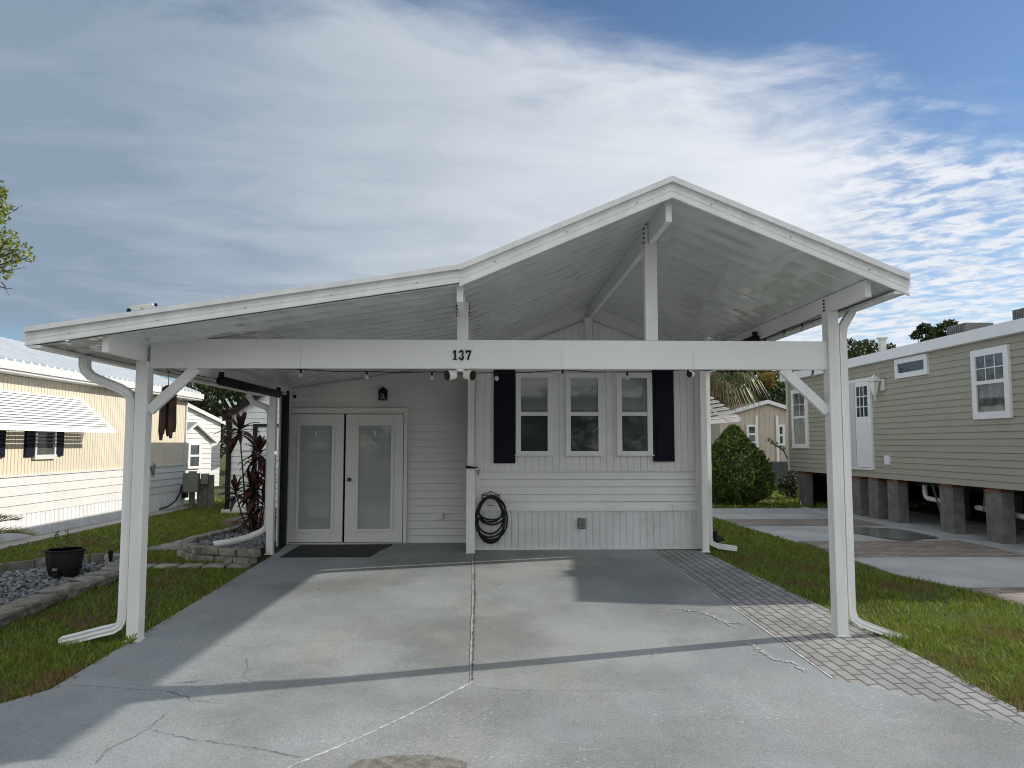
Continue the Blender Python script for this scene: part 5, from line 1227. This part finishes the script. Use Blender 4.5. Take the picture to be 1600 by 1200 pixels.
    def fans(name, n, e0, e1, m, Ls, seed, hang):
        r = random.Random(seed); lv = MB()
        for k in range(n):
            a = 2.399 * k + r.uniform(-.2, .2); el = e0 + (e1 - e0) * (k + .5) / n + r.uniform(-.1, .1); d = Vector((math.cos(a) * math.cos(el), math.sin(a) * math.cos(el), math.sin(el)))
            p0 = g + top; p1 = p0 + d * Ls * .55 + Vector((0, 0, -.05)); lv.tube([p0, p1], .012, 4); sd = d.cross(Vector((0, 0, 1))).normalized(); up = sd.cross(d)
            for q in range(18):
                f = (q - 8.5) / 8.5; an = f * 1.25; dd = (d * math.cos(an) + sd * math.sin(an)).normalized(); L = Ls * .62 * (1 - .25 * abs(f)) * r.uniform(.85, 1.1); w = up.cross(dd).normalized() * .022
                m1 = p1 + dd * L * .55 + Vector((0, 0, -.05 * hang)); e = p1 + dd * L * .85 + Vector((0, 0, -L * .35 * hang)); lv.add([p1 - w * .4, p1 + w * .4, m1 + w, m1 - w], [(0, 1, 2, 3)]); lv.add([m1 - w, m1 + w, e], [(0, 1, 2)])
        lv.build(name, m, t)
    fans('frond', 40, -.75, 1.2, LEAFP, 2.1, 1, 1.2); fans('dry_frond', 26, -1.25, -.5, PALMD, 1.6, 5, 1.6)
    # yellow blooming shrub top behind the palm
    g = Vector((16.0, 46.0, 0)); t = thing('blooming_tree', 'small tree with a yellow flowering top and brown twiggy crown beyond the palm', 'tree', g)
    b = limb_mesh([(wob(g, g + Vector((0, 0, 4.0)), 5, .1, 1), .2, .1), (wob(g + Vector((0, 0, 3.2)), g + Vector((.8, 0, 5.6)), 4, .1, 2), .08, .03), (wob(g + Vector((0, 0, 3.2)), g + Vector((-1.0, .1, 4.8)), 4, .1, 3), .08, .03)]); b.build('trunk', BARK, t)
    leaf_cloud('bloom', [(.7, 0, 5.75, .75, .6, .5), (1.05, 0, 5.3, .4, .4, .35), (.2, .1, 5.8, .5, .4, .4)], 2200, .17, .07, YELLOWF, t)
    leaf_cloud('twigs', [(-.1, 0, 4.6, .9, .8, .8), (-.7, 0, 4.0, .7, .7, .8), (.4, 0, 4.1, .6, .6, .8), (-1.0, 0, 5.2, .6, .6, .6), (-.2, 0, 3.2, .6, .5, .6)], 2600, .22, .026, mat('dry_twig', (.13, .085, .055), .8, .3, 3, island=.4), t, droop=.4)
back_right()

# ------------------------------------------------------------------ trees
def tree(name, label, base, height, clumps, nleaf, L, lm, seed, tr=.3, group=None, trunk_to=.62):
    g = Vector(base); t = thing(name, label, 'tree', g, group)
    P = [(wob(g, g + Vector((0, 0, height * trunk_to)), 6, height * .015, seed), tr, tr * .5)]
    for i, c in enumerate(clumps):
        s = g + Vector((0, 0, height * (trunk_to - .25 + .2 * ((i * 7) % 10) / 10))); P.append((wob(s, g + Vector(c[:3]), 5, height * .02, seed + i), tr * .35, tr * .06))
    limb_mesh(P).build('trunk', BARK, t); leaf_cloud('crown', clumps, nleaf, L, L * .5, lm, t, .4)
    return t
def crown(n, R, z0, z1, seed, sz=.33):
    r = random.Random(seed); o = []
    for k in range(n):
        z = z0 + (z1 - z0) * r.random(); f = math.sin(math.pi * min(1, max(.08, (z - z0) / (z1 - z0) * .8 + .2))); a = r.uniform(0, 6.28); rr = R * f * math.sqrt(r.random()); s = R * sz * r.uniform(.6, 1.3)
        o.append((rr * math.cos(a), rr * math.sin(a), z, s, s, s * .7))
    return o
def trees():
    G = 'dark oaks behind the far houses'
    tree('oak_tree', 'dark moss hung oak behind the small white sheds', (-13.5, 42, 0), 6, crown(24, 4.2, 1.5, 5.6, 1), 8000, .34, LEAFO, 1, .45, G)
    tree('oak_tree', 'wide dark oak crown above the pale lap sided shed', (-8.2, 46, 0), 6, crown(24, 4.6, 1.0, 5.2, 2), 8000, .34, LEAFO, 5, .45, G)
    tree('oak_tree', 'dark tree directly behind the brown roofed beige house', (15.5, 50, 0), 8, crown(34, 5.6, .8, 6.9, 3), 12000, .36, LEAFO, 9, .45, G)
    tree('oak_tree', 'dark tree mass between the palm and the beige house', (10.5, 56, 0), 8, crown(30, 5.4, 1.0, 7.0, 14), 11000, .36, LEAFO, 19, .45, G)
    # skyline behind the sage roof
    def at(px, py, Y): return atY(px, py, Y)
    for nm, lab, px, Y, cl, n, sd in (
        ('skyline_tree', 'round topped dark tree just right of the carport post above the sage roof', 1350, 40, [(1325, 548, 26), (1345, 552, 20), (1357, 540, 15), (1372, 552, 14), (1338, 566, 24), (1366, 566, 20), (1392, 543, 9), (1384, 552, 12), (1395, 560, 14)], 3600, 21),
        ('skyline_tree', 'airy spreading tree with open branches above the middle of the sage roof', 1468, 36, [(1432, 524, 9), (1445, 514, 12), (1458, 520, 12), (1470, 512, 9), (1484, 508, 12), (1495, 516, 12), (1504, 514, 8), (1472, 528, 14), (1452, 534, 12), (1490, 528, 12), (1521, 517, 6), (1512, 522, 6)], 3000, 31)):
        c0 = at(px, 690, Y); g = Vector((c0.x, Y, 0)); C = []
        for k, (x, y, rp) in enumerate(cl):
            p = at(x, y, Y + random.Random(k + sd).uniform(-1.2, 1.2)); s = rp * Y / 1200; C.append((p.x - g.x, p.y - g.y, p.z, s * 1.1, s, s * .75))
        tree(nm, lab, g, 7.5, C, n, .19, LEAFO, sd, .22, None, .7)
    # broad tree at the left edge, only branch tips reach in
    Y = 21; g = Vector((-15.8, Y, 0)); C = []
    for k, (x, y, rp) in enumerate([(2, 300, 12), (4, 322, 14), (0, 340, 12), (14, 372, 14), (30, 390, 16), (8, 395, 22), (44, 402, 9), (20, 408, 12), (2, 425, 14), (-20, 330, 30), (-40, 380, 45), (-40, 300, 40), (-70, 340, 60), (-90, 420, 60), (-120, 300, 60), (-160, 380, 70), (-60, 250, 45)]):
        p = at(x, y, Y + random.Random(k).uniform(-.8, .8)); s = rp * Y / 1200; C.append((p.x - g.x, p.y - g.y, p.z, s * 1.15, s * 1.1, s * .9))
    t = tree('leaning_tree', 'sunlit yellow green tree whose branch tips reach in at the left edge', g, 8.5, C, 9000, .13, LEAFY, 41, .25, None, .7)
    b = MB()
    for a, c in (((10, 410), (55, 404)), ((4, 425), (40, 418)), ((0, 448), (22, 452)), ((2, 440), (14, 462)), ((20, 330), (34, 320))):
        b.tube(wob(at(*a, Y), at(*c, Y), 4, .05, a[0]), 1, 5, radii=[.018, .014, .01, .007, .004])
    b.build('twig', BARK, t)
    # unseen wood behind the viewer, added to darken reflections in glass and soffit
    cl = []; r = random.Random(77)
    for k in range(70): cl.append((-60 + k * 1.75 + r.uniform(-1, 1), -30 + r.uniform(-3, 3), r.uniform(1.5, 5.5), 2.2, 2.0, 1.9))
    tag(leaf_cloud('added_far_wood', cl, 26000, .55, .34, LEAFO, None), kind='stuff')
trees()

# ------------------------------------------------------------------ grass
def grass(name, regions, seed):
    """regions: (xmin,xmax,ymin,ymax, density, height, width, keep(x,y))"""
    r = np.random.default_rng(seed); Vs = []; n0 = 0; Ls = []; Ss = []; lo = 0
    for (xa, xb, ya, yb, den, h, w, keep) in regions:
        n = int((xb - xa) * (yb - ya) * den); x = r.uniform(xa, xb, n); y = r.uniform(ya, yb, n); k = keep(x, y); x, y = x[k], y[k]; n = len(x)
        z = np.where(y < YW, -SLOPE * (YW - y), 0.0); a = r.uniform(0, 2 * np.pi, n); nz = np.array([noise.noise((q * 1.7, p * 1.7, 2.0)) for q, p in zip(x, y)]) if den > 1000 else np.zeros(n); H = h * r.uniform(.4, 1.2, n) * (1 + .9 * nz); ww = w * r.uniform(.7, 1.3, n); lean = H * r.uniform(.2, 1.1, n); la = r.uniform(0, 2 * np.pi, n)
        sx, sy = np.cos(a) * ww, np.sin(a) * ww; lx, ly = np.cos(la) * lean, np.sin(la) * lean
        B = np.stack([x, y, z], 1); s = np.stack([sx, sy, 0 * x], 1); M = B + np.stack([lx * .35, ly * .35, H * .6], 1); T = B + np.stack([lx, ly, H], 1)
        V = np.stack([B - s, B + s, M + s * .8, M - s * .8, T], 1).reshape(-1, 3); i = np.arange(n)[:, None] * 5 + n0
        L = np.concatenate([i + np.array([[0, 1, 2, 3]]), i + np.array([[3, 2, 4]])], 1).ravel(); st = (np.arange(n)[:, None] * 7 + np.array([[0, 4]])).ravel() + lo
        Vs.append(V); Ls.append(L); Ss.append(st); n0 += 5 * n; lo += 7 * n
    return tag(np_mesh(name, np.concatenate(Vs), np.concatenate(Ls), np.concatenate(Ss), GRASS), kind='stuff')
def dl(y): return np.interp(y, [3, 4, 4.9, 5.45, 5.87, 6.15, 7.75, 10.3, 12], [-6.4, -5.6, -4.5, -3.95, -3.55, -3.35, -3.30, -3.22, -3.17])
def pr(y): return np.interp(y, [4.55, 5.0, 5.5, 6.5, 8.3, 10.8, 11.7, 13], [4.3, 3.8, 3.82, 3.79, 3.69, 3.40, 3.27, 3.40])
def nl(y): return np.interp(y, [4, 7, 8.4, 9.2, 10.1, 11.7, 14.5, 17.8, 19.4], [6.4, 6.3, 5.95, 5.78, 5.35, 5.2, 5.04, 5.0, 4.6])
def bed(x, y):
    a = np.interp(y, [7.3, 9.85, 10.4, 11.1], [-6.3, -7.0, -6.3, -5.25]); b = np.interp(y, [7.3, 8.2, 9.2, 10.0, 10.75, 11.1], [-4.83, -4.80, -4.73, -4.67, -4.85, -5.2])
    return (y > 7.2) & (y < 11.15) & (x > a - .05) & (x < b)
def bed2(x, y): return (y > 11.05) & (y < 14.7) & (x > np.interp(y, [11.05, 11.4, 11.8, 12.3, 14.7], [-3.4, -4.3, -4.6, -4.7, -4.4])) 
def pth(x, y): return ((y > 12.1) & (y < 15.55) & (np.abs(x - np.interp(y, [12.3, 15.4], [-5.05, -4.55])) < .3)) | ((y > 10.76) & (y < 11.0) & (x > -4.9)) | ((y > 15.5) & (y < 17.3) & (x > -5.3))
jit = lambda y: .035 * np.sin(y * 9.1) * np.sin(y * 23.7 + 1) + .02 * np.sin(y * 61)
kl = lambda x, y: (x < dl(y) + .02 + jit(y)) & ~bed(x, y) & ~bed2(x, y) & ~pth(x, y)
kr = lambda x, y: (x > pr(y) - .03 + jit(y)) & (x < nl(y) + .01)
bare = lambda x, y: (x > 0)
grass('grass', [(-6.3, -3.1, 4.2, 7.6, 3600, .055, .0036, kl), (-7.6, -3.1, 7.6, 12.0, 1700, .05, .0045, kl), (-7.55, -4.0, 12.0, 20, 620, .055, .008, kl), (-9, -3.8, 20, 32, 120, .08, .02, lambda x, y: x > -8.0),
                (3.2, 6.4, 4.2, 8.0, 3400, .058, .0036, kr), (3.2, 6.2, 8.0, 12.5, 1700, .05, .0045, kr), (3.45, 5.2, 12.5, 19.4, 650, .055, .008, kr), (3.6, 12.5, 19.5, 27, 170, .07, .018, lambda x, y: x > 3.6)], 5)
def weeds_and_litter():
    P = []; D = []; S_ = []
    r = np.random.default_rng(9); n = 130
    x = np.concatenate([r.uniform(-3.1, -1.9, 70), r.normal(3.45, .12, 35), r.uniform(-3, 2.4, 25)]); y = np.concatenate([r.uniform(6.8, 9.5, 70), r.normal(6.6, .5, 35), r.uniform(5, 11, 25)])
    C = np.stack([x, y, np.where(y < 12, -SLOPE * (12 - y), 0) + .036], 1); D = unit(np.stack([r.normal(size=n), r.normal(size=n), r.normal(size=n) * .15], 1)); sd = unit(np.cross(D, np.array([0, 0, 1.0]) + r.normal(size=(n, 3)) * .2))
    V, idx, st = leaf_quads(C, D, sd, r.uniform(.012, .045, n), r.uniform(.005, .014, n)); o = np_mesh('leaf_litter', V, idx, st, LITTER); tag(o, kind='stuff')
    # weed at the foot of the front left post
    c = Vector((-3.27, 7.30, gz(7.3) + .02)); t = thing('weed', 'small grassy weed sprouting at the foot of the front left post', 'weed', c); b = MB(); rr = random.Random(1)
    for k in range(9):
        a = 2 * math.pi * k / 9; d = Vector((math.cos(a) * .07, math.sin(a) * .05, .05 + .06 * rr.random())); w = Vector((-math.sin(a), math.cos(a), 0)) * .006; b.add([c - w, c + w, c + d * .6 + Vector((0, 0, .02)) + w, c + d, c + d * .6 + Vector((0, 0, .02)) - w], [(0, 1, 2, 3, 4)])
    b.build('leaf', GRASS, t)
weeds_and_litter()
